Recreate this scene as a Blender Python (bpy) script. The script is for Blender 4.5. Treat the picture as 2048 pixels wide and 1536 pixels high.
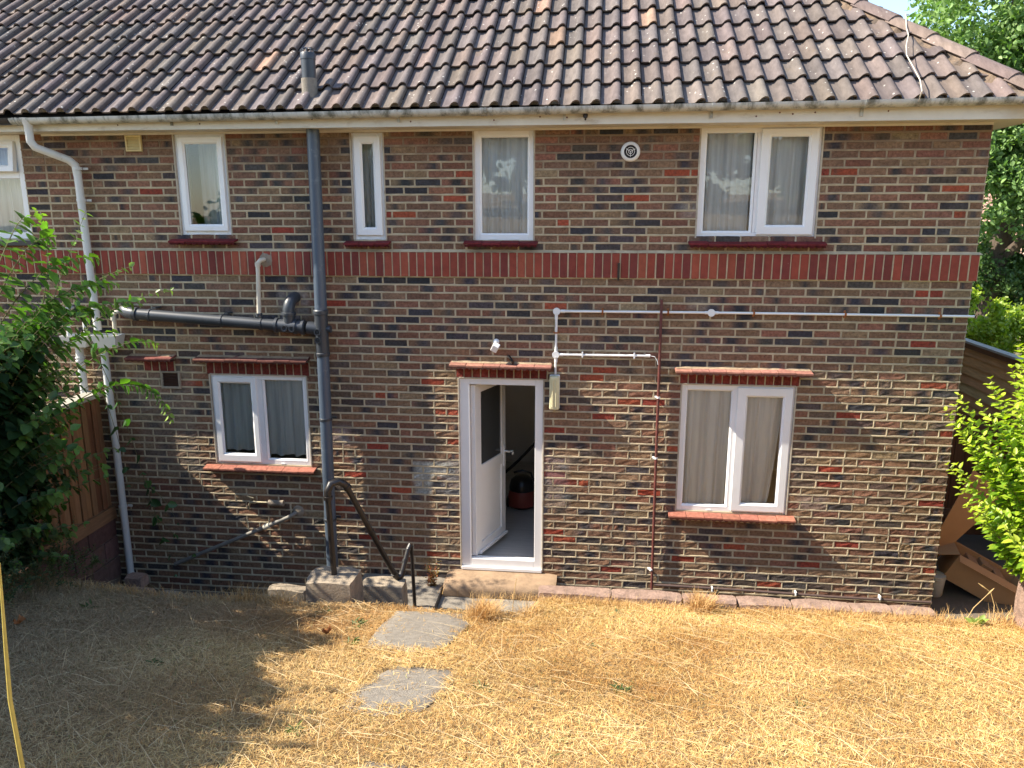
import bpy, math, random
import numpy as np
from mathutils import Vector, Matrix, noise as mnoise
random.seed(7); rng = np.random.default_rng(11)
R = math.radians
for o in list(bpy.data.objects): bpy.data.objects.remove(o)
scene = bpy.context.scene
col = scene.collection

# ------------------------------------------------------------------ camera, sky, sun, exposure
SUN = Vector((-6.0, -1.0, 6.0)).normalized()          # towards the sun
cam_d = bpy.data.cameras.new('camera'); cam = bpy.data.objects.new('camera', cam_d); col.objects.link(cam)
cam_d.sensor_fit = 'HORIZONTAL'; cam_d.sensor_width = 36.0; cam_d.lens = 36.0 * 1524.5 / 2048
cam.location = (-3.129, -6.791, 3.461)
cam.rotation_euler = (R(90) - 0.21718, 0, 0.10985)
cam_d.clip_start = 0.05; cam_d.clip_end = 2000
scene.camera = cam
world = bpy.data.worlds.new('World'); scene.world = world; world.use_nodes = True
wn = world.node_tree.nodes; wl = world.node_tree.links
sky = wn.new('ShaderNodeTexSky'); sky.sky_type = 'NISHITA'; sky.sun_disc = False
sky.sun_elevation = math.asin(SUN.z); sky.sun_rotation = math.atan2(SUN.x, SUN.y) % (2 * math.pi)
sky.altitude = 50; sky.air_density = 1.0; sky.dust_density = 0.6; sky.ozone_density = 1.0
bg = wn['Background']; bg.inputs['Strength'].default_value = 0.15
wl.new(sky.outputs[0], bg.inputs['Color'])
sd = bpy.data.lights.new('sun', 'SUN'); sd.energy = 4.9; sd.angle = R(0.5); sd.color = (1.0, 0.91, 0.77)
sun = bpy.data.objects.new('sun', sd); col.objects.link(sun)
sun.rotation_euler = (-SUN).to_track_quat('-Z', 'Y').to_euler(); sun.location = (-20, -8, 20)
scene.view_settings.view_transform = 'Standard'; scene.view_settings.look = 'None'
scene.view_settings.gamma = 1.0; scene.view_settings.use_curve_mapping = False
scene.view_settings.exposure = 1.3

# ------------------------------------------------------------------ materials
def newmat(name):
    m = bpy.data.materials.new(name); m.use_nodes = True
    return m, m.node_tree.nodes, m.node_tree.links, m.node_tree.nodes['Principled BSDF']
def noise_node(n, l, scale, detail=4, rough=.6, vec=None, stretch=None):
    t = n.new('ShaderNodeTexNoise'); t.inputs['Scale'].default_value = scale
    t.inputs['Detail'].default_value = detail; t.inputs['Roughness'].default_value = rough
    if vec is None:
        tc = n.new('ShaderNodeTexCoord'); vec = tc.outputs['Object']
    if stretch:
        mp = n.new('ShaderNodeMapping'); mp.inputs['Scale'].default_value = stretch
        l.new(vec, mp.inputs['Vector']); vec = mp.outputs['Vector']
    l.new(vec, t.inputs['Vector']); return t
def ramp(n, l, src, stops):
    r = n.new('ShaderNodeValToRGB'); e = r.color_ramp.elements
    e[0].position, e[0].color = stops[0][0], (*stops[0][1], 1)
    e[1].position, e[1].color = stops[-1][0], (*stops[-1][1], 1)
    for p, c in stops[1:-1]:
        k = e.new(p); k.color = (*c, 1)
    l.new(src, r.inputs['Fac']); return r
def mix(n, l, mode, fac, a, b):
    x = n.new('ShaderNodeMix'); x.data_type = 'RGBA'; x.blend_type = mode
    for s, v in ((x.inputs[0], fac), (x.inputs[6], a), (x.inputs[7], b)):
        if hasattr(v, 'links'): l.new(v, s)
        elif isinstance(v, (int, float)): s.default_value = v
        else: s.default_value = (*v, 1)
    return x.outputs[2]
def bump(n, l, h, strength, dist, bsdf):
    b = n.new('ShaderNodeBump'); b.inputs['Strength'].default_value = strength; b.inputs['Distance'].default_value = dist
    l.new(h, b.inputs['Height']); l.new(b.outputs['Normal'], bsdf.inputs['Normal']); return b
def g3(v): return (v, v, v)
def simple(name, c, rough=.6, var=.25, scale=6, bstr=.2, bdist=.002, metal=0, spec=.4, dirt=None, stretch=None, bscale=None):
    """colour broken up by two noises, optional dirt colour, light bump"""
    m, n, l, p = newmat(name)
    t = noise_node(n, l, scale, 6, .65, stretch=stretch)
    r = ramp(n, l, t.outputs['Fac'], [(.25, g3(1 - var)), (.75, g3(1 + var * .6))])
    c2 = mix(n, l, 'MULTIPLY', 1.0, c, r.outputs['Color'])
    if dirt:
        t2 = noise_node(n, l, dirt[2], 8, .7, stretch=dirt[4] if len(dirt) > 4 else None)
        r2 = ramp(n, l, t2.outputs['Fac'], [(dirt[3], g3(0)), (dirt[3] + .16, g3(dirt[1]))])
        c2 = mix(n, l, 'MIX', r2.outputs['Color'], c2, dirt[0])
    l.new(c2, p.inputs['Base Color'])
    p.inputs['Roughness'].default_value = rough; p.inputs['Metallic'].default_value = metal
    p.inputs['Specular IOR Level'].default_value = spec
    if bstr:
        t3 = noise_node(n, l, bscale or scale * 6, 6, .7, stretch=stretch); bump(n, l, t3.outputs['Fac'], bstr, bdist, p)
    return m
def tinted(name, rough=.85, var=.35, scale=40, bstr=.6, bdist=.004, spec=.25, spots=None, fine=180, stretch=None, transl=0, hueshift=None, blotch=None):
    """base colour from the mesh's per-piece 'tint', broken up by noise"""
    m, n, l, p = newmat(name)
    a = n.new('ShaderNodeAttribute'); a.attribute_name = 'tint'
    t = noise_node(n, l, scale, 6, .7, stretch=stretch)
    r = ramp(n, l, t.outputs['Fac'], [(.28, g3(1 - var)), (.72, g3(1 + var * .8))])
    c = mix(n, l, 'MULTIPLY', 1.0, a.outputs['Color'], r.outputs['Color'])
    if blotch:
        tb = noise_node(n, l, blotch[1], 5, .65); rb = ramp(n, l, tb.outputs['Fac'], [(blotch[2], g3(0)), (blotch[2] + .14, g3(blotch[3]))])
        c = mix(n, l, 'MIX', rb.outputs['Color'], c, blotch[0])
    if spots:
        v = n.new('ShaderNodeTexVoronoi'); v.inputs['Scale'].default_value = spots[1]
        tc = n.new('ShaderNodeTexCoord'); l.new(tc.outputs['Object'], v.inputs['Vector'])
        r3 = ramp(n, l, v.outputs['Distance'], [(spots[2] * .6, g3(1)), (spots[2], g3(0))])
        tn = noise_node(n, l, 5, 3); r4 = ramp(n, l, tn.outputs['Fac'], [(.48, g3(0)), (.6, g3(1))])
        f = mix(n, l, 'MULTIPLY', 1.0, r3.outputs['Color'], r4.outputs['Color'])
        c = mix(n, l, 'MIX', f, c, spots[0])
    l.new(c, p.inputs['Base Color']); p.inputs['Roughness'].default_value = rough
    p.inputs['Specular IOR Level'].default_value = spec
    if bstr:
        t2 = noise_node(n, l, fine, 8, .75, stretch=stretch); bump(n, l, t2.outputs['Fac'], bstr, bdist, p)
    if transl:
        tr = n.new('ShaderNodeBsdfTranslucent'); l.new(mix(n, l, 'MULTIPLY', 1.0, c, hueshift or (1.3, 1.3, .5)), tr.inputs['Color'])
        ms = n.new('ShaderNodeMixShader'); ms.inputs[0].default_value = transl
        l.new(p.outputs[0], ms.inputs[1]); l.new(tr.outputs[0], ms.inputs[2])
        l.new(ms.outputs[0], n['Material Output'].inputs['Surface'])
    return m
M = {}
M['brick'] = tinted('brick_faces', .92, .5, 42, 1.0, .008, .12, spots=((.022, .018, .016), 60, .2), fine=85, blotch=((.075, .058, .046), 8, .56, .55))
M['mortar'] = simple('mortar', (.49, .405, .272), .95, .3, 9, .8, .004, spec=.1, dirt=((.22, .165, .12), .6, 2.6, .53), bscale=150)
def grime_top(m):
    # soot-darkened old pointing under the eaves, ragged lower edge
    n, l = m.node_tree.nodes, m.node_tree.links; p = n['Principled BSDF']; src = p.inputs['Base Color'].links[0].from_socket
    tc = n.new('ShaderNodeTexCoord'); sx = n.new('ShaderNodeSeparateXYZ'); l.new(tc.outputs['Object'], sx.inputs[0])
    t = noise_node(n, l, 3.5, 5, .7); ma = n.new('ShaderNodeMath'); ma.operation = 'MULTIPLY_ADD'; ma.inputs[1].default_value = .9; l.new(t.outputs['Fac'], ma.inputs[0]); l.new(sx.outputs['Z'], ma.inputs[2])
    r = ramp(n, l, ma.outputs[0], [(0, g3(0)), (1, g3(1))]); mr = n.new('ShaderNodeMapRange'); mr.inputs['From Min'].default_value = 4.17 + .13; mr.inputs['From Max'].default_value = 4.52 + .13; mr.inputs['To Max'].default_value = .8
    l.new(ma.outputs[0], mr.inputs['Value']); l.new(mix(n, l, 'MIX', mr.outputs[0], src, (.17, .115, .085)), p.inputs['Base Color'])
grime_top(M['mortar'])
M['sealant'] = simple('old_sealant', (.46, .40, .31), .8, .2, 14, .4, .002, dirt=((.22, .17, .12), .7, 9, .5))
M['red_brick'] = tinted('painted_soldier_bricks', .75, .2, 14, .5, .003, .25, spots=((.5, .4, .35), 16, .05), fine=90)
M['tile_red'] = tinted('red_creasing_tiles', .88, .4, 30, .8, .004, .15, fine=100, blotch=((.10, .05, .04), 12, .58, .5))
M['roof'] = tinted('concrete_roof_tiles', .88, .32, 16, .8, .004, .18, spots=((.52, .50, .45), 17, .17), fine=140, blotch=((.17, .125, .075), 4.5, .6, .4), stretch=(1.6, .45, .45))
M['bedding'] = simple('orange_mortar_bedding', (.23, .165, .115), .95, .4, 12, 1, .01, dirt=((.10, .08, .065), .9, 7, .44))
M['upvc'] = simple('white_upvc', (.78, .78, .77), .38, .05, 4, 0, spec=.5, dirt=((.55, .47, .32), .45, 3.0, .60))
M['upvc_door'] = simple('white_door_upvc', (.80, .79, .77), .35, .04, 4, 0, spec=.5)
M['fascia'] = simple('aged_white_fascia', (.66, .63, .55), .5, .12, 5, .1, .001, dirt=((.30, .22, .14), .6, 3.5, .56, (1, 1, 3)))
M['gutter'] = simple('algae_stained_gutter', (.52, .53, .50), .5, .15, 6, .15, .001, dirt=((.075, .08, .06), .85, 9, .46, (1, 1, .35)))
M['dark_gutter'] = simple('black_gutter', (.02, .022, .026), .35, .2, 5, .1)
M['pipe_black'] = simple('grey_black_pipe', (.040, .046, .055), .42, .35, 5, .12, .001, spec=.5, dirt=((.16, .16, .16), .5, 22, .60), stretch=(1, 1, .25))
M['pipe_blue'] = simple('faded_stack_pipe', (.075, .10, .135), .40, .3, 5, .12, .001, spec=.5, dirt=((.22, .25, .28), .5, 12, .58), stretch=(1, 1, .3))
M['pipe_white'] = simple('chalky_white_pipe', (.60, .60, .57), .5, .1, 6, .1, .001, dirt=((.10, .10, .09), .8, 12, .64, (1, 1, .2)))
M['pipe_cream'] = simple('cream_waste_pipe', (.60, .55, .44), .45, .1, 6, .05)
M['pipe_grey'] = simple('weathered_grey_pipe', (.19, .175, .15), .6, .3, 8, .2, .001)
M['conduit'] = simple('white_conduit', (.78, .78, .76), .35, .06, 6, .05)
M['rust'] = simple('rusty_maroon_pipe', (.13, .035, .028), .7, .5, 14, .5, .002, dirt=((.10, .06, .045), .7, 20, .5))
M['brown_pipe'] = simple('brown_painted_pipe', (.10, .065, .055), .6, .3, 14, .4, .001)
M['copper'] = simple('rusty_clip', (.34, .12, .035), .6, .4, 30, .3, metal=.3)
M['brass'] = simple('old_brass', (.42, .36, .24), .4, .4, 40, .3, metal=.7)
M['iron'] = simple('chipped_black_iron', (.016, .013, .012), .42, .5, 14, .5, .002, spec=.6, dirt=((.07, .042, .03), .6, 24, .60))
M['glow_cream'] = simple('yellowed_plastic', (.66, .61, .38), .35, .08, 12, 0, spec=.5)
M['cream_vent'] = simple('cream_vent_plastic', (.62, .50, .24), .5, .12, 12, .1)
M['brown_vent'] = simple('brown_vent_plastic', (.055, .028, .022), .4, .15, 12, .1)
M['dark'] = simple('dark_opening', (.012, .012, .014), .8, .1, 8, 0)
M['stone'] = simple('weathered_stone', (.34, .28, .21), .92, .35, 9, 1, .008, spec=.15, dirt=((.12, .11, .095), .7, 6, .5), bscale=60)
M['sandstone'] = simple('worn_sandstone_step', (.34, .235, .15), .92, .25, 9, .9, .006, spec=.1, dirt=((.17, .12, .08), .7, 6, .50), bscale=70)
M['slab'] = simple('grey_concrete_slab', (.27, .24, .20), .93, .35, 30, 1, .008, spec=.1, dirt=((.17, .145, .11), .7, 60, .52), bscale=90)
M['kerb'] = simple('pinkish_kerb_stone', (.33, .225, .175), .94, .4, 16, 1, .012, spec=.1, dirt=((.15, .11, .09), .8, 11, .50), bscale=60)
M['concrete'] = simple('yard_concrete', (.15, .125, .095), .93, .25, 3, .7, .004, spec=.15, dirt=((.12, .10, .08), .6, 2.5, .5), bscale=60)
M['soil'] = simple('straw_thatch_soil', (.30, .21, .11), .95, .4, 14, 1, .012, spec=.1, dirt=((.11, .075, .045), .6, 5, .52), bscale=45)
M['ground'] = simple('distant_ground', (.16, .14, .08), .95, .4, .3, .3, .01, spec=.1)
M['fence'] = tinted('larch_fence_boards', .8, .3, 6, .5, .003, .2, fine=30, stretch=(6, 6, .6))
M['fence_h'] = tinted('shiplap_fence_boards', .8, .3, 6, .5, .003, .2, fine=30, stretch=(6, .6, 6))
M['greywood'] = simple('weathered_grey_timber', (.40, .37, .31), .85, .3, 9, .5, .002, stretch=(4, .5, 4))
M['block'] = tinted('brown_concrete_blocks', .93, .3, 14, .9, .006, .15, fine=70)
M['card'] = simple('cardboard', (.42, .25, .12), .8, .10, 5, .2, .001, spec=.2)
M['card_dark'] = simple('cardboard_inside', (.30, .18, .09), .85, .12, 8, .2, .001)
M['white_tub'] = simple('white_tub_plastic', (.55, .54, .48), .5, .15, 15, .1, dirt=((.28, .2, .1), .6, 12, .55))
M['bark'] = simple('tree_bark', (.10, .075, .055), .95, .45, 8, 1, .02, stretch=(2, 2, .5), bscale=20)
M['stem'] = simple('green_brown_stems', (.16, .14, .06), .8, .3, 20, .2)
M['leaf_dark'] = tinted('dark_shrub_leaves', .42, .25, 60, .2, .001, .45, fine=80, transl=.28, hueshift=(1.3, 1.9, .35))
M['leaf_bright'] = tinted('privet_leaves', .42, .18, 50, .15, .001, .45, fine=80, transl=.42, hueshift=(1.25, 1.45, .35))
M['leaf_tree'] = tinted('tree_leaves', .5, .25, 8, 0, .001, .35, transl=.3, hueshift=(1.3, 1.6, .5))
M['grass'] = tinted('dry_grass', .65, .15, 30, 0, .001, .25, transl=.22, hueshift=(1.1, 1.0, .8))
M['weed'] = tinted('green_weed_leaves', .5, .2, 60, 0, .001, .35, transl=.3)
M['dead_leaf'] = tinted('dead_leaf', .7, .25, 40, .3, .001, .25, transl=.2, hueshift=(1.2, 1, .6))
M['plaster'] = simple('hall_plaster', (.80, .74, .68), .9, .06, 3, .1, .001)
M['laminate'] = simple('grey_laminate_floor', (.48, .46, .43), .35, .22, 6, .1, .001, stretch=(.6, 8, 1))
M['vac_red'] = simple('red_vacuum_plastic', (.25, .045, .032), .45, .1, 5, 0, spec=.5)
M['vac_black'] = simple('black_vacuum_plastic', (.015, .015, .016), .3, .05, 5, 0, spec=.5)
M['cloth'] = None
def fabric(name, c, transp):
    m, n, l, p = newmat(name); p.inputs['Base Color'].default_value = (*c, 1); p.inputs['Roughness'].default_value = .9
    pass
    tl = n.new('ShaderNodeBsdfTranslucent'); tl.inputs['Color'].default_value = (*c, 1)
    tr = n.new('ShaderNodeBsdfTransparent')
    m1 = n.new('ShaderNodeMixShader'); m1.inputs[0].default_value = .12; l.new(p.outputs[0], m1.inputs[1]); l.new(tl.outputs[0], m1.inputs[2])
    m2 = n.new('ShaderNodeMixShader')
    tf = noise_node(n, l, 1.0, 3, .6, stretch=(26, 8, .9)); rf_ = ramp(n, l, tf.outputs['Fac'], [(.40, g3(transp)), (.62, g3(.20))]); l.new(rf_.outputs['Color'], m2.inputs[0]); l.new(m1.outputs[0], m2.inputs[1]); l.new(tr.outputs[0], m2.inputs[2])
    l.new(m2.outputs[0], n['Material Output'].inputs['Surface']); return m
M['cloth'] = fabric('sheer_curtain', (.98, .98, .985), .01)
def glass(name, tint=(.93, .96, .95), boost=.0):
    m, n, l, p = newmat(name); n.remove(p)
    gl = n.new('ShaderNodeBsdfGlossy'); gl.inputs['Roughness'].default_value = .012; gl.inputs['Color'].default_value = (.95, .97, 1, 1)
    tr = n.new('ShaderNodeBsdfTransparent'); tr.inputs['Color'].default_value = (*tint, 1)
    fr = n.new('ShaderNodeFresnel'); fr.inputs['IOR'].default_value = 1.6
    tn = noise_node(n, l, 1.6, 2, .5); b = n.new('ShaderNodeBump'); b.inputs['Strength'].default_value = .06; b.inputs['Distance'].default_value = .02
    l.new(tn.outputs['Fac'], b.inputs['Height']); l.new(b.outputs['Normal'], gl.inputs['Normal'])
    ma = n.new('ShaderNodeMath'); ma.operation = 'MULTIPLY_ADD'; ma.inputs[1].default_value = 1.15; ma.inputs[2].default_value = boost
    l.new(fr.outputs[0], ma.inputs[0])
    ms = n.new('ShaderNodeMixShader'); l.new(ma.outputs[0], ms.inputs[0]); l.new(tr.outputs[0], ms.inputs[1]); l.new(gl.outputs[0], ms.inputs[2])
    l.new(ms.outputs[0], n['Material Output'].inputs['Surface']); return m
M['plaster'].node_tree.nodes['Principled BSDF'].inputs['Roughness'].default_value = .9
M['glass'] = glass('window_glass', boost=.02)
M['dark_glass'] = simple('dark_door_glass', (.040, .043, .042), .08, .05, 4, 0, spec=.6)

# ------------------------------------------------------------------ mesh helpers
class MB:
    def __init__(s): s.v = []; s.f = []; s.c = []; s.m = []; s.cur = (1, 1, 1); s.mi = 0
    def add(s, vs, fs, cs=None):
        b = len(s.v); s.v += [tuple(x) for x in vs]; s.f += [tuple(b + i for i in f) for f in fs]
        s.c += (cs if cs else [s.cur] * len(vs)); s.m += [s.mi] * len(fs); return b
    def box(s, x0, x1, y0, y1, z0, z1, M4=None):
        vs = [Vector((x, y, z)) for z in (z0, z1) for y in (y0, y1) for x in (x0, x1)]
        if M4 is not None: vs = [M4 @ v for v in vs]
        s.add(vs, [(0, 2, 3, 1), (4, 5, 7, 6), (0, 1, 5, 4), (2, 6, 7, 3), (0, 4, 6, 2), (1, 3, 7, 5)]); return s
    def quad(s, a, b, c, d): s.add([a, b, c, d], [(0, 1, 2, 3)]); return s
    def tube(s, pts, r, n=12, cap=True):
        pts = [Vector(p) for p in pts]; k = len(pts); rs = r if hasattr(r, '__len__') else [r] * k
        tg = []
        for i in range(k):
            a = pts[max(i - 1, 0)]; b = pts[min(i + 1, k - 1)]
            if 0 < i < k - 1: t = (pts[i] - a).normalized() + (b - pts[i]).normalized()
            else: t = b - a
            tg.append(t.normalized() if t.length > 1e-9 else Vector((0, 0, 1)))
        ref = Vector((0, 0, 1)) if abs(tg[0].z) < .9 else Vector((1, 0, 0))
        u = tg[0].cross(ref).normalized(); vs = []
        for i in range(k):
            u = (u - tg[i] * u.dot(tg[i])); u = u.normalized() if u.length > 1e-6 else tg[i].orthogonal().normalized()
            w = tg[i].cross(u)
            for j in range(n):
                a = 2 * math.pi * j / n; vs.append(pts[i] + (u * math.cos(a) + w * math.sin(a)) * rs[i])
        fs = [(i * n + j, i * n + (j + 1) % n, (i + 1) * n + (j + 1) % n, (i + 1) * n + j) for i in range(k - 1) for j in range(n)]
        if cap: fs += [tuple(reversed(range(n))), tuple(range((k - 1) * n, k * n))]
        s.add(vs, fs); return s
    def lathe(s, c, axis, prof, n=20):
        c = Vector(c); ax = Vector(axis).normalized(); u = ax.orthogonal().normalized(); w = ax.cross(u); vs = []
        for h, r in prof:
            for j in range(n):
                a = 2 * math.pi * j / n; vs.append(c + ax * h + (u * math.cos(a) + w * math.sin(a)) * max(r, 1e-4))
        k = len(prof)
        fs = [(i * n + j, i * n + (j + 1) % n, (i + 1) * n + (j + 1) % n, (i + 1) * n + j) for i in range(k - 1) for j in range(n)]
        fs += [tuple(reversed(range(n))), tuple(range((k - 1) * n, k * n))]
        s.add(vs, fs); return s
    def ring(s, o, i, yf, yb, cham=.006):
        """mitred rectangular frame in the facade plane; o, i = (x0,x1,z0,z1)"""
        def loop(r, y, e=0): return [(r[0] + e, y, r[2] + e), (r[1] - e, y, r[2] + e), (r[1] - e, y, r[3] - e), (r[0] + e, y, r[3] - e)]
        L = [loop(o, yb), loop(o, yf + .003), loop(o, yf, .003), loop(i, yf, -cham - .004), loop(i, yf + cham, 0), loop(i, yb)]
        vs = [p for l_ in L for p in l_]; fs = []
        for a in range(len(L) - 1):
            for k in range(4):
                fs.append((a * 4 + k, a * 4 + (k + 1) % 4, a * 4 + 4 + (k + 1) % 4, a * 4 + 4 + k))
        s.add(vs, fs); return s
def wloc(o):
    p = Vector((0, 0, 0))
    while o is not None: p += o.location; o = o.parent
    return p
def obj(name, mb, mats, parent=None, smooth=False, bevel=0, tint=True, loc=None):
    if not isinstance(mats, (list, tuple)): mats = [mats]
    off = wloc(parent) if parent else (Vector(loc) if loc else Vector((0, 0, 0)))
    me = bpy.data.meshes.new(name)
    me.from_pydata([(x - off.x, y - off.y, z - off.z) for x, y, z in mb.v], [], mb.f)
    for m in mats: me.materials.append(M[m] if isinstance(m, str) else m)
    if len(mats) > 1: me.polygons.foreach_set('material_index', mb.m)
    if tint:
        a = me.color_attributes.new('tint', 'FLOAT_COLOR', 'POINT')
        arr = np.ones((len(mb.v), 4), np.float32); arr[:, :3] = np.array(mb.c, np.float32); a.data.foreach_set('color', arr.ravel())
    if smooth:
        me.polygons.foreach_set('use_smooth', [True] * len(me.polygons))
        try: me.set_sharp_from_angle(angle=R(40))
        except Exception: pass
    me.update(); o = bpy.data.objects.new(name, me); col.objects.link(o)
    if parent: o.parent = parent
    elif loc: o.location = loc
    if bevel:
        b = o.modifiers.new('bevel', 'BEVEL'); b.width = bevel; b.segments = 2; b.limit_method = 'ANGLE'; b.angle_limit = R(40)
    return o
def np_mesh(name, V, F, C, mat, parent=None, loc=None):
    """V (n,3), F (m,4 or 3) arrays"""
    off = np.array(wloc(parent)) if parent else (np.array(loc, float) if loc else np.zeros(3))
    me = bpy.data.meshes.new(name); k = F.shape[1]
    me.vertices.add(len(V)); me.vertices.foreach_set('co', (V - off).astype(np.float32).ravel())
    me.loops.add(F.size); me.loops.foreach_set('vertex_index', F.astype(np.int32).ravel())
    me.polygons.add(len(F)); me.polygons.foreach_set('loop_start', np.arange(0, F.size, k, dtype=np.int32))
    try: me.polygons.foreach_set('loop_total', np.full(len(F), k, dtype=np.int32))
    except Exception: pass
    me.update(calc_edges=True); me.validate()
    a = me.color_attributes.new('tint', 'FLOAT_COLOR', 'POINT')
    arr = np.ones((len(V), 4), np.float32); arr[:, :3] = C; a.data.foreach_set('color', arr.ravel())
    me.materials.append(M[mat]); o = bpy.data.objects.new(name, me); col.objects.link(o)
    if parent: o.parent = parent
    elif loc: o.location = loc
    return o
def tag(o, label=None, cat=None, group=None, kind=None):
    if label: o['label'] = label
    if cat: o['category'] = cat
    if group: o['group'] = group
    if kind: o['kind'] = kind
    return o
def thing(name, label, cat, loc=(0, 0, 0), group=None):
    o = bpy.data.objects.new(name, None); col.objects.link(o); o.location = loc; o.empty_display_size = .2
    return tag(o, label, cat, group)
def part(name, mb, m, parent, **k): return obj(name, mb, m, parent, **k)
def jit(c, a):
    k = 1 + random.uniform(-a, a); return tuple(max(0, x * k * (1 + random.uniform(-a, a) * .22)) for x in c)
def lerp3(a, b, t): return tuple(a[i] * (1 - t) + b[i] * t for i in range(3))
def rock(name, c, size, m, seed, parent=None, rough=.12, n=7):
    """a worn block: subdivided box with rounded edges and noise"""
    mb = MB(); idx = {}; vs = []; fs = []
    def vid(i, j, k):
        if (i, j, k) not in idx:
            p = Vector(((i / n - .5) * 2, (j / n - .5) * 2, (k / n - .5) * 2))
            q = Vector([math.copysign(abs(t) ** 1.0, t) for t in p])
            d = max(0, q.length - 1.42) ; q *= 1 - .16 * d
            w = Vector((q.x * size[0] / 2, q.y * size[1] / 2, q.z * size[2] / 2))
            nz = mnoise.noise_vector(Vector((w.x * 5 + seed * 7.1, w.y * 5, w.z * 5))); n2 = mnoise.noise_vector(Vector((w.x * 22, w.y * 22 + seed, w.z * 22)))
            w += nz * rough * min(size) + n2 * rough * .35 * min(size)
            idx[(i, j, k)] = len(vs); vs.append(w + Vector(c))
        return idx[(i, j, k)]
    for a in range(n):
        for b in range(n):
            for s_ in (0, n):
                f = [(vid(a, b, s_), vid(a + 1, b, s_), vid(a + 1, b + 1, s_), vid(a, b + 1, s_)), (vid(a, s_, b), vid(a + 1, s_, b), vid(a + 1, s_, b + 1), vid(a, s_, b + 1)), (vid(s_, a, b), vid(s_, a + 1, b), vid(s_, a + 1, b + 1), vid(s_, a, b + 1))]
                for q, g in enumerate(f): fs.append(g if (s_ == n) != (q == 1) else tuple(reversed(g)))
    mb.add(vs, fs); return obj(name, mb, m, parent, smooth=True, loc=None if parent else c)

# ------------------------------------------------------------------ ground
SL = .25
def lawn_edge(x):
    if x < -5.62: return -1.36 + .05 * math.sin(x * 3)
    if x < -3.62: return -1.42 + .04 * math.sin(x * 5)
    if x < -3.50: return -1.42 + (x + 3.62) / .12 * .50
    return -.93
def lawn_z(x, y):
    z = .27 + SL * (-.8 - y)
    if y < -7: z = .27 + SL * 6.2 + (-7 - y) * .13
    z += .035 * mnoise.noise(Vector((x * .7, y * .7, 3.3))) + .012 * mnoise.noise(Vector((x * 3, y * 3, 1)))
    if x < -6: z += .03 * (-6 - x)
    return z
mb = MB(); mb.quad((-400, -300, -.45), (400, -300, -.45), (400, 500, -.45), (-400, 500, -.45))
tag(obj('ground', mb, 'ground', tint=False), kind='structure')
mb = MB(); mb.quad((-5.4, -2.2, -.13), (1.6, -2.2, -.13), (1.6, 9, -.13), (-5.4, 9, -.13)); mb.quad((-5.4, -2.2, -.30), (-5.4, 0, -.30), (-5.4, 0, -.13), (-5.4, -2.2, -.13)); mb.quad((-14, -2.2, -.30), (-5.4, -2.2, -.30), (-5.4, .1, -.30), (-14, .1, -.30))
tag(obj('yard_concrete', mb, 'concrete', tint=False), kind='structure')
mb = MB(); xs = [-16 + .12 * i for i in range(int(24 / .12) + 1)]; nr = 64
for i, x in enumerate(xs):
    e = lawn_edge(x)
    for j in range(nr):
        t = j / (nr - 1)
        if j == 0: mb.add([(x, e + .03, -.4)], [])
        elif j == 1: mb.add([(x, e + .01, lawn_z(x, e) - .04)], [])
        else:
            y = e - (t - 1 / (nr - 1)) ** 1.6 * 26; mb.add([(x, y, lawn_z(x, y))], [])
for i in range(len(xs) - 1):
    for j in range(nr - 1):
        a = i * nr + j; mb.f.append((a, a + nr, a + nr + 1, a + 1)); mb.m.append(0)
tag(obj('lawn', mb, 'soil', smooth=True, tint=False), kind='structure')

# ------------------------------------------------------------------ brick facade
CH = .07175; ZB = 2.925; ZT = 3.160; CU = .0690; TOP = 4.197
J = 11 * .001
BROWN = [(.208, .120, .076), (.222, .136, .084), (.182, .104, .070), (.212, .106, .070), (.228, .150, .090), (.190, .112, .074)]
DARK = [(.070, .062, .062), (.098, .078, .068), (.052, .050, .056)]
RUST = [(.225, .108, .072), (.215, .10, .068)]
RED = [(.29, .062, .036), (.25, .055, .036), (.32, .080, .044)]
TAN = [(.27, .19, .115)]
REDS = [(-7.19,3.67),(-5.89,3.32),(-4.32,3.81),(-4.43,3.59),(-4.89,3.44),(-3.47,3.38),(-2.90,3.60),(-2.43,3.82),(-1.19,3.83),(-0.33,3.69),(-0.22,3.48),(-5.47,2.67),(-3.54,2.67),(-0.33,2.83),(-0.34,2.40),(-4.72,1.95),(-5.14,1.81),(-4.48,1.66),(-4.49,1.37),(-5.09,1.31),(-5.50,1.01),(-5.41,0.67),(-5.22,0.38),(-4.91,0.89),(-4.51,0.26),(-3.53,1.09),(-3.14,2.10),(-3.04,2.02),(-2.92,1.81),(-2.69,1.82),(-3.14,1.68),(-3.54,1.53),(-2.45,1.37),(-3.29,1.03),(-2.61,0.95),(-3.40,0.53),(-3.36,0.46),(-2.87,0.18),(-2.25,0.31),(-0.91,1.75),(-0.99,1.08),(-0.07,1.60),(-0.12,0.95),(-0.78,0.51),(-1.79,0.44),(-1.12,0.30),(-0.07,0.30),(-1.45,0.08),(-0.23,2.03),(-1.01,1.23),(-6.97,1.89)]
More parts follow.
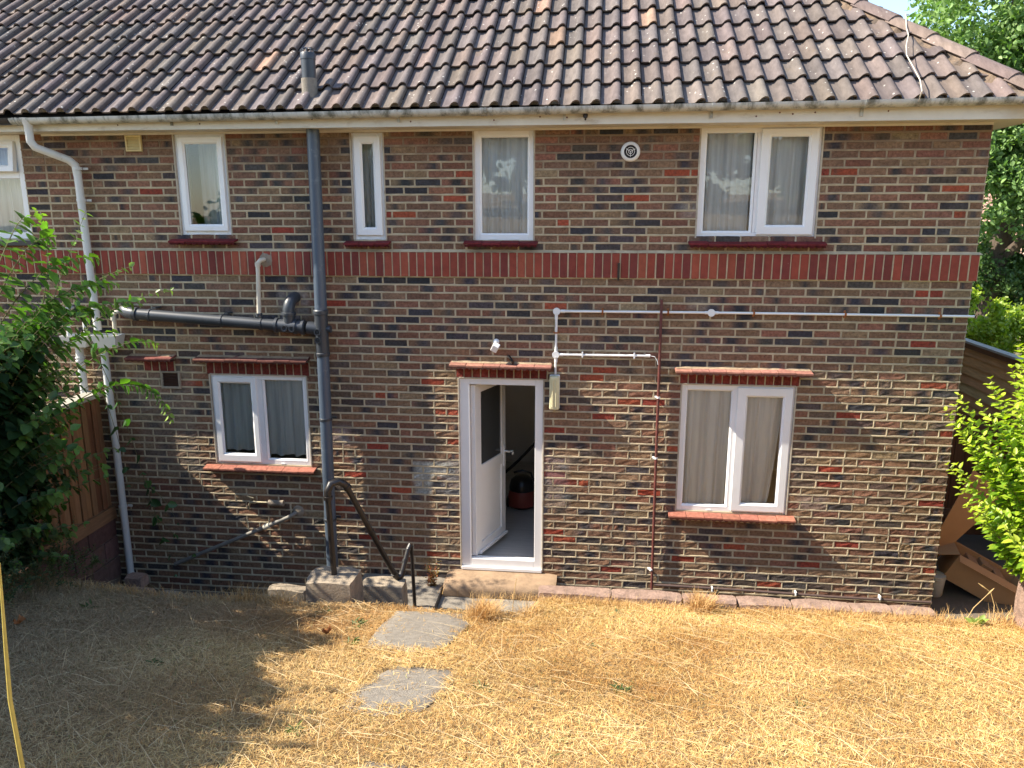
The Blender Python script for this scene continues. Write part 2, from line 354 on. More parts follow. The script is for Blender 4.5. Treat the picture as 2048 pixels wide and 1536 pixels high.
def brick_colour(u, z, main=True):
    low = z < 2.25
    if main:
        for (a, b) in REDS:
            if abs(a - u) < .115 and abs(b - z) < CH * .52: return jit(random.choice(RED), .12), None
    r = random.random()
    if r < .52: base = jit(random.choice(BROWN), .14)
    elif r < (.70 if z < 2.9 else .62): base = jit(random.choice(DARK), .25)
    elif r < .79: base = jit(random.choice(RUST), .2)
    elif r < .84: base = jit(TAN[0], .15)
    else: return jit(random.choice(BROWN), .15), jit(random.choice(DARK), .25)      # fire-flashed: dark heart
    if low: base = lerp3(base, jit((.30, .175, .095), .2), random.random() * .45)      # sandier tint below the eave shadow: sunlit warmth put into the brick colour
    return base, (jit(random.choice(DARK), .3) if random.random() < .16 else None)
PATCH = [(-4.80, -4.69, .88, 1.16, .85, (.40, .42, .38)), (-4.69, -4.50, 1.06, 1.16, .8, (.40, .42, .38)), (-4.55, -4.36, .84, 1.20, .40, (.40, .40, .38)), (-3.56, -3.36, .78, 1.28, .30, (.38, .38, .38)),
         (-7.55, -6.97, .95, 2.06, .42, (.24, .20, .16)), (-1.25, -1.0, .85, .98, .22, (.4, .4, .42)), (-4.6, -4.37, .2, .45, .35, (.3, .25, .16)), (-2.42, -2.30, 3.45, 3.58, .5, (.36, .34, .3)), (-5.62, -5.45, 1.33, 1.5, .35, (.42, .42, .45)), (-2.32, -2.18, 2.66, 2.73, .5, (.30, .26, .2)), (-2.75, -2.55, .12, .28, .4, (.36, .3, .22)), (-6.05, -5.78, 2.55, 2.78, .55, (.33, .30, .27))]
def stain(u, z, c, main):
    if not main: return c
    for (a, b, p, q, k, sc) in PATCH:
        d = max(a - u, u - b, p - z, z - q)
        if d < .03: c = lerp3(c, sc, k * min(1, max(0, (.03 - d) / .05)) * random.uniform(.6, 1.2) if k < .8 else k * random.uniform(.8, 1))
    return c
def add_brick(mb, u0, u1, z0, z1, T, w0=.007, rough=.0012, col2=None, main=True, hi=True):
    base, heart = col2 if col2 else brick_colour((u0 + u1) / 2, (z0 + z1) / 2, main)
    L = u1 - u0; H = z1 - z0; e = min(.005, L * .2, H * .2)
    if hi: us = [0, e, L * .25, L * .5, L * .75, L - e, L]; zs = [0, e, H * .5, H - e, H]
    else: us = [0, e, L - e, L]; zs = [0, e, H - e, H]
    vs = []; cs = []; hc = random.uniform(.25, .75) * L; hw = random.uniform(.25, .5) * L; tw = random.uniform(-.0015, .0015)
    ju = random.uniform(-.002, .002); sag = random.uniform(-.0015, .0015)
    for a, uu in enumerate(us):
        for b, zz in enumerate(zs):
            edge = a in (0, len(us) - 1) or b in (0, len(zs) - 1)
            w = -.003 if edge else max(.0016, w0 + tw * (uu / L - .5) * 2 + random.gauss(0, rough))
            if (a in (0, len(us) - 1)) and (b in (0, len(zs) - 1)):
                ch = random.uniform(.006, .014) if random.random() < .14 else .003; uu2 = uu + (ch if a == 0 else -ch); zz2 = zz + (ch * .6 if b == 0 else -ch * .6)
            else: uu2, zz2 = uu, zz
            q = random.gauss(0, rough * .5)
            vs.append(T(u0 + uu2 + ju + q, w, z0 + zz2 + sag * math.sin(uu / L * 3.1) + q))
            c = base
            if heart:
                t = max(0, 1 - abs(uu - hc) / hw); c = lerp3(base, heart, min(1, t * 1.6))
            cs.append(stain(u0 + uu, z0 + zz, c, main))
    n = len(zs); fs = [(a * n + b, (a + 1) * n + b, (a + 1) * n + b + 1, a * n + b + 1) for a in range(len(us) - 1) for b in range(n - 1)]
    mb.mi = 0; mb.add(vs, fs, cs)
def mortar_beads(mb, s0, s1, za, zb, cuts, T, wm):
    mb.mi = 1; n = max(2, int((s1 - s0) / .055)); vs = []
    for i in range(n + 1):
        u = s0 + (s1 - s0) * i / n; q = mnoise.noise(Vector((u * 7, za * 31, 2))) * .0022; t = .0066 + random.uniform(-.0010, .0022); w = wm + random.uniform(-.0022, .0012)
        vs += [T(u, .0, za - t - .001 + q), T(u, w, za - t + .002 + q), T(u, w * .95, za + t - .002 + q), T(u, .0, za + t + .001 + q)]
    mb.add(vs, [(4 * i + j, 4 * i + 4 + j, 4 * i + 5 + j, 4 * i + 1 + j) for i in range(n) for j in range(3)])
    for c in cuts[1:-1]:
        t = .0052 + random.uniform(-.0008, .0018); w = wm + random.uniform(-.002, .0005); k = random.uniform(-.0025, .0025)
        z0, z1 = za + .004, zb - .004
        mb.add([T(c - t - .001, 0, z0), T(c - t + .002, w, z0), T(c + t - .002, w, z0), T(c + t + .001, 0, z0), T(c - t - .001 + k, 0, z1), T(c - t + .002 + k, w, z1), T(c + t - .002 + k, w, z1), T(c + t + .001 + k, 0, z1)], [(0, 1, 5, 4), (1, 2, 6, 5), (2, 3, 7, 6)])
    mb.mi = 0
def lay_wall(mb, u0, u1, rows, T, holes, off0, main=True, hi=True, rough=None):
    """rows: list of (zlo, zhi, parity). Bricks fill each course around the holes."""
    for (za, zb, par) in rows:
        segs = [(u0, u1)]; zm = (za + zb) / 2
        for (a, b, p, q) in holes:
            if p < zm < q:
                ns = []
                for s0, s1 in segs:
                    if b <= s0 or a >= s1: ns.append((s0, s1)); continue
                    if a > s0: ns.append((s0, a))
                    if b < s1: ns.append((b, s1))
                segs = ns
        off = off0 + (0 if par else -.1125) + random.uniform(-.006, .006)
        for s0, s1 in segs:
            k = math.floor((s0 - off) / .225); cuts = [s0]
            while True:
                k += 1; x = off + k * .225
                if x >= s1 - .035: break
                if x > s0 + .035: cuts.append(x + random.uniform(-.009, .009))
                if x > s0 + .035 and x + .16 < s1 and random.random() < .05: cuts.append(x + .112)
            cuts.append(s1)
            mortar_beads(mb, s0, s1, za, zb, cuts, T, (.0066 if zm < 2.3 else .0052) if main or hi else .005)
            for a, b in zip(cuts[:-1], cuts[1:]):
                g = random.uniform(.0048, .0068); rr = rough if rough else (.0020 if zm < 2.2 else .0010)
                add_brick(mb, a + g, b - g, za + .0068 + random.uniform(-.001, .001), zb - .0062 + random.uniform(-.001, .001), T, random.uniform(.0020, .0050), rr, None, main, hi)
def mortar_sheet(mb, u0, u1, z0, z1, T, holes, depth=.26):
    us = sorted({u0, u1} | {c for h in holes for c in h[:2] if u0 < c < u1}); zs = sorted({z0, z1} | {c for h in holes for c in h[2:] if z0 < c < z1})
    mb.mi = 1
    def inside(u, z): return any(a < u < b and p < z < q for a, b, p, q in holes)
    for a, b in zip(us[:-1], us[1:]):
        for p, q in zip(zs[:-1], zs[1:]):
            if not inside((a + b) / 2, (p + q) / 2):
                mb.add([T(a, 0, p), T(b, 0, p), T(b, 0, q), T(a, 0, q)], [(0, 1, 2, 3)])
                mb.add([T(a, -depth, p), T(b, -depth, p), T(b, -depth, q), T(a, -depth, q)], [(3, 2, 1, 0)])
    for (a, b, p, q) in holes:
        if a < u0 or b > u1: a = max(a, u0); b = min(b, u1)
        L = [(a, p), (b, p), (b, q), (a, q)]
        for k in range(4):
            (c, d), (e, f) = L[k], L[(k + 1) % 4]
            mb.add([T(c, 0, d), T(e, 0, f), T(e, -depth, f), T(c, -depth, d)], [(0, 1, 2, 3)])
    mb.mi = 0
front = lambda u, w, z: (u, -w, z)
side = lambda u, w, z: (w, u, z)
WIN = dict(w1=(-6.94, -6.46, 3.285, 4.18), w2=(-5.30, -5.015, 3.25, 4.17), w3=(-4.21, -3.69, 3.25, 4.175), w4=(-2.29, -1.31, 3.275, 4.18),
           gl=(-6.79, -5.835, 1.09, 1.98), gr=(-2.345, -1.36, .79, 1.99), door=(-4.37, -3.59, .10, 2.0))
LINT = [(-6.82, -5.80, 1.98, 2.115), (-2.37, -1.33, 1.99, 2.10), (-4.40, -3.555, 2.0, 2.11), (-7.45, -7.14, 1.995, 2.115)]
rows_lo = [(ZB - CH * (k + 1), ZB - CH * k, k % 2) for k in range(47)]
rows_hi = [(ZT + CU * k, ZT + CU * (k + 1), (k + 1) % 2) for k in range(15)]
house = thing('brick_house', 'dark brown brick council house with open back door and wide tiled roof', 'house', (-4.1, 3, -.13))
PARTY = -8.21
mb = MB(); holes = [WIN[k] for k in WIN]
hb = holes + LINT + [(-7.27, -7.10, 1.845, 2.0)]
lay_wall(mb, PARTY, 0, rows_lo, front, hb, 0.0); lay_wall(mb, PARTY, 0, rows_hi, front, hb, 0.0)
for (a, b, p, q) in LINT:                                            # dark red bricks on end over each opening
    n = max(1, round((b - a) / .076)); s = (b - a) / n
    for k in range(n): add_brick(mb, a + k * s + .004, a + (k + 1) * s - .004, p + .004, q - .004, front, .006, .001, (jit((.20, .045, .035), .25), None), False)
mortar_sheet(mb, PARTY, -.004, -.42, TOP, front, holes)
lay_wall(mb, .0, 7.0, rows_lo, side, [], 0.1125, False, False); lay_wall(mb, .0, 7.0, rows_hi, side, [], .1125, False, False)
mb.mi = 1
mb.add([(-.0005, .004, -.42), (-.0005, 7, -.42), (-.0005, 7, TOP), (-.0005, .004, TOP)], [(0, 1, 2, 3)])
mb.add([(-.26, .26, -.42), (-.26, 7, -.42), (-.26, 7, TOP), (-.26, .26, TOP)], [(3, 2, 1, 0)])
for (a, b, p, q) in ((-8.21, -4.75, -.42, TOP), (-3.25, -.27, -.42, TOP), (-4.75, -3.25, -.42, .3), (-4.75, -3.25, 2.9, TOP)): mb.box(a, b, 6.8, 7, p, q)   # unseen street side opening, added to let sky light into the hall
part('wall', mb, ['brick', 'mortar'], house)
def soldier(x0, x1, parent, end=False):
    mb = MB(); mb.mi = 0; x = x1
    while x > x0 + .03:
        w = .0755 + random.uniform(-.0012, .0012); c = jit(random.choice([(.26, .055, .034), (.21, .043, .030), (.29, .072, .040), (.17, .038, .030), (.24, .052, .034)]), .14)
        mb.cur = c; a, b = x - w + .0045, x - .0045
        add_brick(mb, max(a, x0 + .002), b, ZB + .004, ZT - .016, lambda u, w_, z: (u, -w_ - .02, z), .004, .0008, (c, None), False); x -= w
    mb.mi = 1
    mb.box(x0, x1, -.018, .002, ZB + .002, ZT - .014)
    mb.add([(x0, -.024, ZT - .014), (x1 + (.02 if end else 0), -.024, ZT - .014), (x1, -.001, ZT + .006), (x0, -.001, ZT + .006)], [(0, 1, 2, 3)])
    return part('string_course', mb, ['red_brick', 'mortar'], parent)
soldier(PARTY, .022, house, True)
for key, (a, b, p, q) in WIN.items():                                # pale sealant bead round every frame
    mb = MB(); e = .012; w = .0085; bot = key == 'door'
    mb.box(a - e, a + .002, -w, .02, p, q); mb.box(b - .002, b + e, -w, .02, p, q); mb.box(a + .002, b - .002, -w, .02, q - .002, q + .010)
    part('sealant', mb, 'sealant', house, tint=False, bevel=.003)
mb = MB(); mb.mi = 0
y = -.02
while y < 7:
    c = jit((.24, .05, .034), .2); add_brick(mb, y + .0045, y + .071, ZB + .004, ZT - .016, lambda u, w_, z: (w_ + .018, u, z), .004, .0008, (c, None), False, False); y += .0755
mb.mi = 1; mb.box(.0005, .017, -.018, 7, ZB + .002, ZT - .014)
part('string_course', mb, ['red_brick', 'mortar'], house)

# ------------------------------------------------------------------ interior shell (rooms behind the windows)
mb = MB()
for z in (2.30, 4.19): mb.quad((-8.15, .27, z), (-.27, .27, z), (-.27, 5, z), (-8.15, 5, z))
mb.quad((-8.15, .27, 2.42), (-.27, .27, 2.42), (-.27, 5, 2.42), (-8.15, 5, 2.42))
y = 3.2                                                             # unseen gap added high in the hall's far wall to let sky light in
for (a, b, p, q) in ((-8.15, -4.75, 0, 4.19), (-3.25, -.27, 0, 4.19), (-4.75, -3.25, 0, 1.30), (-4.75, -3.25, 2.30, 4.19)): mb.quad((a, y, p), (b, y, p), (b, y, q), (a, y, q))
for x in (-8.15, -5.6, -4.75, -3.25, -2.9): mb.quad((x, .27, 0), (x, 3.2, 0), (x, 3.2, 4.19), (x, .27, 4.19))
part('interior_wall', mb, 'plaster', house, tint=False)
mb = MB(); mb.quad((-8.15, .02, .150), (-.27, .02, .150), (-.27, 3.2, .150), (-8.15, 3.2, .150)); part('floor', mb, 'laminate', house, tint=False)

# ------------------------------------------------------------------ windows
def window(parent, o, panes, sashes=(), mull=()):
    """o outer rect, panes = glass rects, sashes = (outer, glass) of opening casements"""
    mb = MB(); x0, x1, z0, z1 = o; t = .045; yf, yb = .012, .075
    mb.box(x0, x0 + t, yf, yb, z0, z1); mb.box(x1 - t, x1, yf, yb, z0, z1)
    mb.box(x0 + t, x1 - t, yf, yb, z0, z0 + t); mb.box(x0 + t, x1 - t, yf, yb, z1 - t, z1)
    for (a, b) in mull: mb.box(a, b, yf, yb, z0 + t, z1 - t)
    w = part('window', mb, 'upvc', parent, bevel=.004, tint=False)
    for g in panes:
        m2 = MB(); m2.ring((g[0] - .022, g[1] + .022, g[2] - .022, g[3] + .022), g, yf - .001, yf + .03, .012); part('bead', m2, 'upvc', w, tint=False)
        m3 = MB(); m3.quad((g[0] - .005, yf + .022, g[2] - .005), (g[1] + .005, yf + .022, g[2] - .005), (g[1] + .005, yf + .022, g[3] + .005), (g[0] - .005, yf + .022, g[3] + .005)); part('pane', m3, 'glass', w, tint=False)
    for so, sg in sashes:
        m2 = MB(); m2.ring(so, sg, -.010, .04, .014); part('sash', m2, 'upvc', w, tint=False)
        m3 = MB(); m3.quad((sg[0] - .005, .012, sg[2] - .005), (sg[1] + .005, .012, sg[2] - .005), (sg[1] + .005, .012, sg[3] + .005), (sg[0] - .005, .012, sg[3] + .005)); part('pane', m3, 'glass', w, tint=False)
    for q in (.3, .7):
        m4 = MB(); m4.box(x0 + (x1 - x0) * q - .02, x0 + (x1 - x0) * q + .02, yf - .008, yf - .0005, z0 + .006, z0 + .016); part('drain_cap', m4, 'upvc', w, tint=False)
    return w
window(house, WIN['w1'], [], [((-6.905, -6.490, 3.325, 4.150), (-6.845, -6.545, 3.385, 4.09))])
window(house, WIN['w2'], [], [((-5.275, -5.04, 3.29, 4.14), (-5.205, -5.108, 3.36, 4.075))])
window(house, WIN['w3'], [(-4.145, -3.745, 3.31, 4.12)])
window(house, WIN['w4'], [(-2.235, -1.850, 3.335, 4.135)], [((-1.795, -1.335, 3.305, 4.165), (-1.715, -1.415, 3.385, 4.10))], [(-1.825, -1.77)])
window(house, WIN['gl'], [(-6.26, -5.885, 1.15, 1.93)], [((-6.765, -6.335, 1.115, 1.955), (-6.70, -6.395, 1.195, 1.895))], [(-6.355, -6.285)])
window(house, WIN['gr'], [(-2.290, -1.905, .85, 1.93)], [((-1.855, -1.38, .81, 1.97), (-1.765, -1.46, .885, 1.885))], [(-1.885, -1.81)])

def tile_sill(x0, x1, z, parent, c, out=.085, name='sill', hood=False):
    """two courses of thin clay tiles with a scalloped lower edge"""
    mb = MB(); n = round((x1 - x0) / .155); s = (x1 - x0) / n
    for k in range(n):
        a, b = x0 + k * s + .001, x0 + (k + 1) * s - .003; dz = random.uniform(-.003, .003); mb.cur = jit(c, .14)
        zt = z + .022 + dz
        vs = [(a, .0, zt + .012), (b, .0, zt + .012), (b, -out, zt - .006), (a, -out, zt - .006), (a, .0, zt - .004), (b, .0, zt - .004), (b, -out, zt - .020), (a, -out, zt - .020)]
        mb.add(vs, [(0, 3, 2, 1), (4, 5, 6, 7), (3, 7, 6, 2), (0, 4, 7, 3), (1, 2, 6, 5)])
    nn = int((x1 - x0 - .02) / .012); pts = []
    mb.cur = tuple(q * .55 for q in c)
    for k in range(nn + 1):
        x = x0 + .01 + (x1 - x0 - .02) * k / nn; sc = abs(math.sin((x - x0) / .055 * math.pi)) * .016
        pts.append((x, -out + .006, z - .004 - sc))
    for p, q in zip(pts[:-1], pts[1:]):
        mb.add([(p[0], p[1], z + .002), (q[0], q[1], z + .002), q, p, (q[0], 0, q[2]), (p[0], 0, p[2])], [(0, 3, 2, 1), (3, 5, 4, 2)])
    if hood:
        mb.cur = (.34, .25, .16)
        for k in range(nn):
            a = pts[k][0]; b = pts[k + 1][0]; h0 = z + .040 + .01 * mnoise.noise(Vector((a * 9, 0, z))); h1 = z + .040 + .01 * mnoise.noise(Vector((b * 9, 0, z)))
            mb.add([(a, -out * .45, z + .028), (b, -out * .45, z + .028), (b, 0, h1), (a, 0, h0)], [(0, 1, 2, 3)])
    return part(name, mb, 'tile_red', parent)
MAR = (.15, .025, .028); TER = (.31, .125, .085)
tile_sill(-7.04, -6.40, 3.222, house, MAR); tile_sill(-5.385, -4.965, 3.208, house, MAR); tile_sill(-4.30, -3.645, 3.212, house, MAR); tile_sill(-2.355, -1.22, 3.215, house, MAR)
tile_sill(-6.90, -5.78, 1.045, house, TER, .09); tile_sill(-2.42, -1.285, .745, house, TER, .09)
tile_sill(-6.89, -5.78, 2.13, house, (.17, .075, .058), .12, 'window_hood', True); tile_sill(-2.42, -1.25, 2.115, house, (.33, .155, .115), .12, 'window_hood', True)
tile_sill(-4.44, -3.51, 2.125, house, (.33, .155, .115), .13, 'door_hood', True); tile_sill(-7.58, -7.11, 2.125, house, (.17, .06, .05), .11, 'vent_hood', True)

# ------------------------------------------------------------------ door
mb = MB(); x0, x1, z0, z1 = WIN['door']; yf, yb = .006, .085
mb.box(x0, x0 + .095, yf, yb, z0 + .03, z1); mb.box(x1 - .075, x1, yf, yb, z0 + .03, z1); mb.box(x0 + .095, x1 - .075, yf, yb, z1 - .06, z1)
mb.box(x0 + .095, x1 - .075, yf, yb, z0 + .03, z0 + .105); mb.box(x0, x1, -.02, yb, z0 - .004, z0 + .028)
fr = part('door_frame', mb, 'upvc_door', house, bevel=.004, tint=False)
th = R(70); DM = Matrix.Translation((-4.262, .09, 0)) @ Matrix.Rotation(th, 4, 'Z')
dw = .60; dz0, dz1 = .215, 1.925
mb = MB(); Y0, Y1 = -.045, 0.
mb.box(-.035, .085, Y0, Y1, dz0, dz1, DM); mb.box(dw - .085, dw, Y0, Y1, dz0, dz1, DM)
mb.box(.085, dw - .085, Y0, Y1, dz0, dz0 + .10, DM); mb.box(.085, dw - .085, Y0, Y1, dz1 - .09, dz1, DM); mb.box(.085, dw - .085, Y0, Y1, 1.0, 1.11, DM)
mb.box(.085, dw - .085, Y0 + .018, Y1 - .018, dz0 + .10, 1.0, DM)
mb.box(.01, dw - .005, Y0 - .03, Y0 - .001, dz0 + .005, dz0 + .03, DM)
door = part('door', mb, 'upvc_door', house, bevel=.004, tint=False)
mb = MB(); mb.box(.085, dw - .085, Y0 + .014, Y1 - .014, 1.11, dz1 - .09, DM); part('door_pane', mb, 'dark_glass', door, tint=False)
mb = MB(); mb.box(dw - .055, dw - .025, Y0 - .012, Y0 - .001, .96, 1.18, DM)
mb.tube([DM @ Vector((dw - .04, Y0 - .01, 1.12)), DM @ Vector((dw - .04, Y0 - .055, 1.12)), DM @ Vector((dw - .03, Y0 - .058, 1.115)), DM @ Vector((dw + .055, Y0 - .055, 1.10)), DM @ Vector((dw + .06, Y0 - .05, 1.06))], .010, 8)
part('handle', mb, 'upvc_door', door, smooth=True, tint=False)
mb = MB()
for z in (.45, 1.1, 1.75):
    mb = MB(); mb.lathe((-4.268, .075, z), (0, 0, 1), [(0, .011), (.09, .011)], 10); part('hinge', mb, 'upvc_door', door, tint=False)


# ------------------------------------------------------------------ eaves
def gut_z(x): return 4.343 + .0058 * x
def gutter(x0, x1, parent, m, joints=(), brackets=()):
    mb = MB(); n = 10; xs = [x0 + (x1 - x0) * k / 20 for k in range(21)]; vs = []; yc = -.315; r = .055
    for x in xs:
        for rr in (r, r - .005):
            for j in range(n + 1):
                a = math.pi * j / n; vs.append((x, yc + math.cos(a) * -rr, gut_z(x) - .008 - math.sin(a) * rr * .95))
    k = 2 * (n + 1); fs = []
    for i in range(len(xs) - 1):
        for j in range(n): fs.append((i * k + j, (i + 1) * k + j, (i + 1) * k + j + 1, i * k + j + 1)); fs.append((i * k + n + 1 + j, i * k + n + 2 + j, (i + 1) * k + n + 2 + j, (i + 1) * k + n + 1 + j))
        for j in (0, n): fs.append((i * k + j, i * k + n + 1 + j, (i + 1) * k + n + 1 + j, (i + 1) * k + j))
    mb.add(vs, fs); g = part('gutter', mb, m, parent, smooth=True, tint=False)
    def clip(x, w, rr, name):
        m2 = MB(); vv = []
        for xx in (x - w / 2, x + w / 2):
            for j in range(n + 1):
                a = math.pi * j / n; vv.append((xx, yc - math.cos(a) * rr, gut_z(x) - .006 - math.sin(a) * rr * .95))
            for j in range(n, -1, -1):
                a = math.pi * j / n; vv.append((xx, yc - math.cos(a) * (rr - .006), gut_z(x) - .006 - math.sin(a) * (rr - .006) * .95))
        q = 2 * (n + 1); ff = [(j, (j + 1) % q, q + (j + 1) % q, q + j) for j in range(q)] + [tuple(range(q - 1, -1, -1)), tuple(range(q, 2 * q))]
        m2.add(vv, ff)
        if name == 'bracket': m2.box(x - w / 2, x + w / 2, -.262, -.252, 4.22, gut_z(x) - .03)
        part(name, m2, m, g, tint=False)
    for x in joints:
        for d in (-.045, -.015, .03): clip(x + d, .02, .062, 'union_clip')
    for x in brackets: clip(x, .022, .061, 'bracket')
gutter(PARTY - .02, .36, house, 'gutter', (-4.04, -3.52, -8.14), (-6.80, -5.86, -4.80, -3.42, -2.25, -1.10))
mb = MB(); mb.box(PARTY, .27, -.25, -.232, 4.188, 4.325); mb.box(.252, .27, -.231, 7.2, 4.188, 4.325); mb.box(PARTY, .20, -.235, -.215, 4.326, 4.40)
part('fascia', mb, 'fascia', house, tint=False)
mb = MB(); mb.box(PARTY, .251, -.231, .002, 4.190, 4.1965); mb.box(.0085, .251, .003, 7.0, 4.190, 4.1965)
mb.box(PARTY, -.001, -.014, -.0075, 4.172, 4.1895)
part('soffit', mb, 'fascia', house, tint=False)
mb = MB(); mb.tube([(-3.25, -.252, 4.27), (-3.25, -.30, 4.265), (-3.245, -.31, 4.235), (-3.25, -.285, 4.22)], .008, 8); mb.lathe((-3.25, -.2525, 4.255), (0, -1, 0), [(0, .022), (.02, .02)], 12)
part('cable_hook', mb, 'iron', house, tint=False)
mb = MB()
for x in [-7.3, -6.55, -5.55, -4.7, -4.0, -3.62, -3.4, -1.9, -1.72, -1.62, -1.45, -.9]:
    mb = MB(); mb.lathe((x, -.2505, 4.24 + random.uniform(-.02, .02)), (0, -1, 0), [(0, .007), (.003, .006)], 8); part('fixing', mb, 'rust', house, tint=False)

# ------------------------------------------------------------------ roof
PIT = R(37.5); Y_E, Z_E = -.345, 4.301; GA = .33; TW = .163
sl = Vector((0, math.cos(PIT), math.sin(PIT))); nn_ = Vector((0, -math.sin(PIT), math.cos(PIT)))
HIP_X0, HIP_S = .20, -.82            # hip: x = HIP_X0 + HIP_S * (y - Y_E)
NR = 15
PROF = [(0, 0), (.040, -.003), (.074, .0), (.084, .010), (.098, .028), (.120, .040), (.140, .039), (.153, .028), (.158, -.002)]
TCOL = [(.142, .117, .106), (.152, .125, .112), (.132, .110, .101), (.156, .123, .106), (.140, .118, .112), (.126, .106, .100)]
def tile(mb, o, ux, us, un, L=GA, c=None):
    c = c or random.choice(TCOL); c = jit(c, .16)
    if random.random() < .015: c = jit((.25, .165, .12), .15)
    dh = random.uniform(-.003, .005); dr = random.uniform(-.004, .004); vs = []; cs = []
    lens = [(0, .034), (L * .5, .019), (L + .035, 0.001)]
    for (s, h) in lens:
        for (u, ph) in PROF: vs.append(o + ux * (u + dr * (1 - s / L)) + us * s + un * (ph + h + dh))
    for (u, ph) in PROF: vs.append(o + ux * (u + dr) + us * .004 + un * (ph + .034 + dh - .015))
    n = len(PROF); fs = []
    for a in range(2):
        for b in range(n - 1): fs.append((a * n + b, a * n + b + 1, (a + 1) * n + b + 1, (a + 1) * n + b))
    for b in range(n - 1): fs.append((3 * n + b, 3 * n + b + 1, b + 1, b))
    k = len(vs); sh = [1.0] * n * 2 + [.92] * n + [.8] * n
    mb.add(vs, fs, [c] * k)
def bisect(o, co, no):
    import bmesh
    bm = bmesh.new(); bm.from_mesh(o.data)
    bmesh.ops.bisect_plane(bm, geom=bm.verts[:] + bm.edges[:] + bm.faces[:], plane_co=Vector(co) - wloc(o), plane_no=no, clear_outer=True)
    bm.to_mesh(o.data); bm.free()
def front_roof(x0, x1, parent, hip):
    mb = MB(); ux = Vector((1, 0, 0)); n0 = math.floor((x0 - x1) / TW)
    for r in range(NR):
        yb = Y_E + GA * r * math.cos(PIT); xe = (HIP_X0 + HIP_S * (yb - Y_E)) if hip else x1
        for k in range(n0, 3):
            x = -.03 + k * TW + (0 if hip else x1 + .03)
            if not hip: x = x1 + k * TW
            if x + TW < x0 - .01 or x > xe + .05: continue
            if not hip and x + TW > x1 + .01: continue
            if hip and x < x0 - .001: continue
            tile(mb, Vector((x, Y_E, Z_E)) + sl * GA * r, ux, sl, nn_)
    o = part('roof', mb, 'roof', parent, smooth=True)
    return o
XS = -.03 - 50 * TW                  # tile grid line nearest the party line
rf = front_roof(XS, 0, house, True)
hd = Vector((HIP_S, 1, math.tan(PIT))).normalized()      # direction up the hip
hp = Vector((HIP_X0, Y_E, Z_E))
pn = Vector((1, -HIP_S, 0)).normalized()
bisect(rf, hp + pn * .0, pn)
# underlay board of the front slope, and the gable-end slope of the hip
ridge_r = NR * GA; YR = Y_E + ridge_r * math.cos(PIT); ZR = Z_E + ridge_r * math.sin(PIT); XR = HIP_X0 + HIP_S * (YR - Y_E)
mb = MB(); d = nn_ * -.02
A = Vector((-15, Y_E + .03, Z_E + .012)) + d; B_ = Vector((HIP_X0, Y_E + .03, Z_E + .012)) + d; C_ = Vector((XR, YR, ZR)) + d; D_ = Vector((-15, YR, ZR)) + d
mb.add([A, B_, C_, D_], [(0, 1, 2, 3)])
mb.add([D_, C_, (XR, YR * 2 - Y_E, Z_E), (-15, YR * 2 - Y_E, Z_E)], [(0, 1, 2, 3)])
part('roof_deck', mb, 'dark', house, tint=False)
dx = HIP_X0 - XR; PS = math.atan2(ZR - Z_E, dx); s_s = Vector((-math.cos(PS), 0, math.sin(PS))); n_s = Vector((math.sin(PS), 0, math.cos(PS)))
mb = MB(); rr_ = int(math.hypot(dx, ZR - Z_E) / GA) + 1
for r in range(rr_):
    xb = HIP_X0 - GA * r * math.cos(PS)
    ya = Y_E + (HIP_X0 - xb) / -HIP_S; yz = 2 * YR - Y_E - (HIP_X0 - xb) / -HIP_S
    k = math.floor((ya - Y_E) / TW) - 1
    while Y_E + k * TW < yz + TW:
        tile(mb, Vector((HIP_X0 + .1, Y_E + k * TW, Z_E - .075)) + s_s * GA * r, Vector((0, 1, 0)), s_s, n_s); k += 1
so = part('roof', mb, 'roof', house, smooth=True); bisect(so, hp, -pn)
so2 = so; bisect(so2, Vector((HIP_X0, 2 * YR - Y_E, Z_E)), Vector((-1 * 1, HIP_S * -1 * -1, 0)).normalized() * -1 if False else Vector((-1, -HIP_S * -1 * -1, 0)).normalized() if False else Vector((HIP_S * 0 - 0, 1, 0)))
# hip tiles with mortar bedding
hl = (Vector((XR, YR, ZR)) - hp).length; hu = hd.cross(nn_).normalized(); ns2 = Vector((math.sin(PS), 0, math.cos(PS)))
hup = (nn_ + ns2).normalized(); hup = (hup - hd * hup.dot(hd)).normalized(); hx = hd.cross(hup).normalized()
s = -.1; k = 0
hips = MB(); hb_ = MB()
while s < hl + .1:
    L = .40; c = jit(random.choice([(.20, .150, .130), (.18, .135, .120), (.21, .155, .13)]), .10); vs = []
    for (t, lift) in ((0, .030), (L + .03, .014)):
        for rr in (.125, .108):
            for j in range(9):
                a = R(-66 + 132 * j / 8); vs.append(hp + hd * (s + t) + hx * math.sin(a) * rr * 1.05 + hup * (math.cos(a) * rr * 1.0 - .06 + lift))
    fs = [(j, j + 1, 18 + j + 1, 18 + j) for j in range(8)] + [(9 + j, 27 + j, 27 + j + 1, 9 + j + 1) for j in range(8)] + [(j, 9 + j, 10 + j, 1 + j) for j in range(8)] + [(0, 18, 27, 9), (8, 17, 35, 26)]
    hips.add(vs, fs, [c] * len(vs)); s += L
part('hip_tiles', hips, 'roof', house, smooth=True)
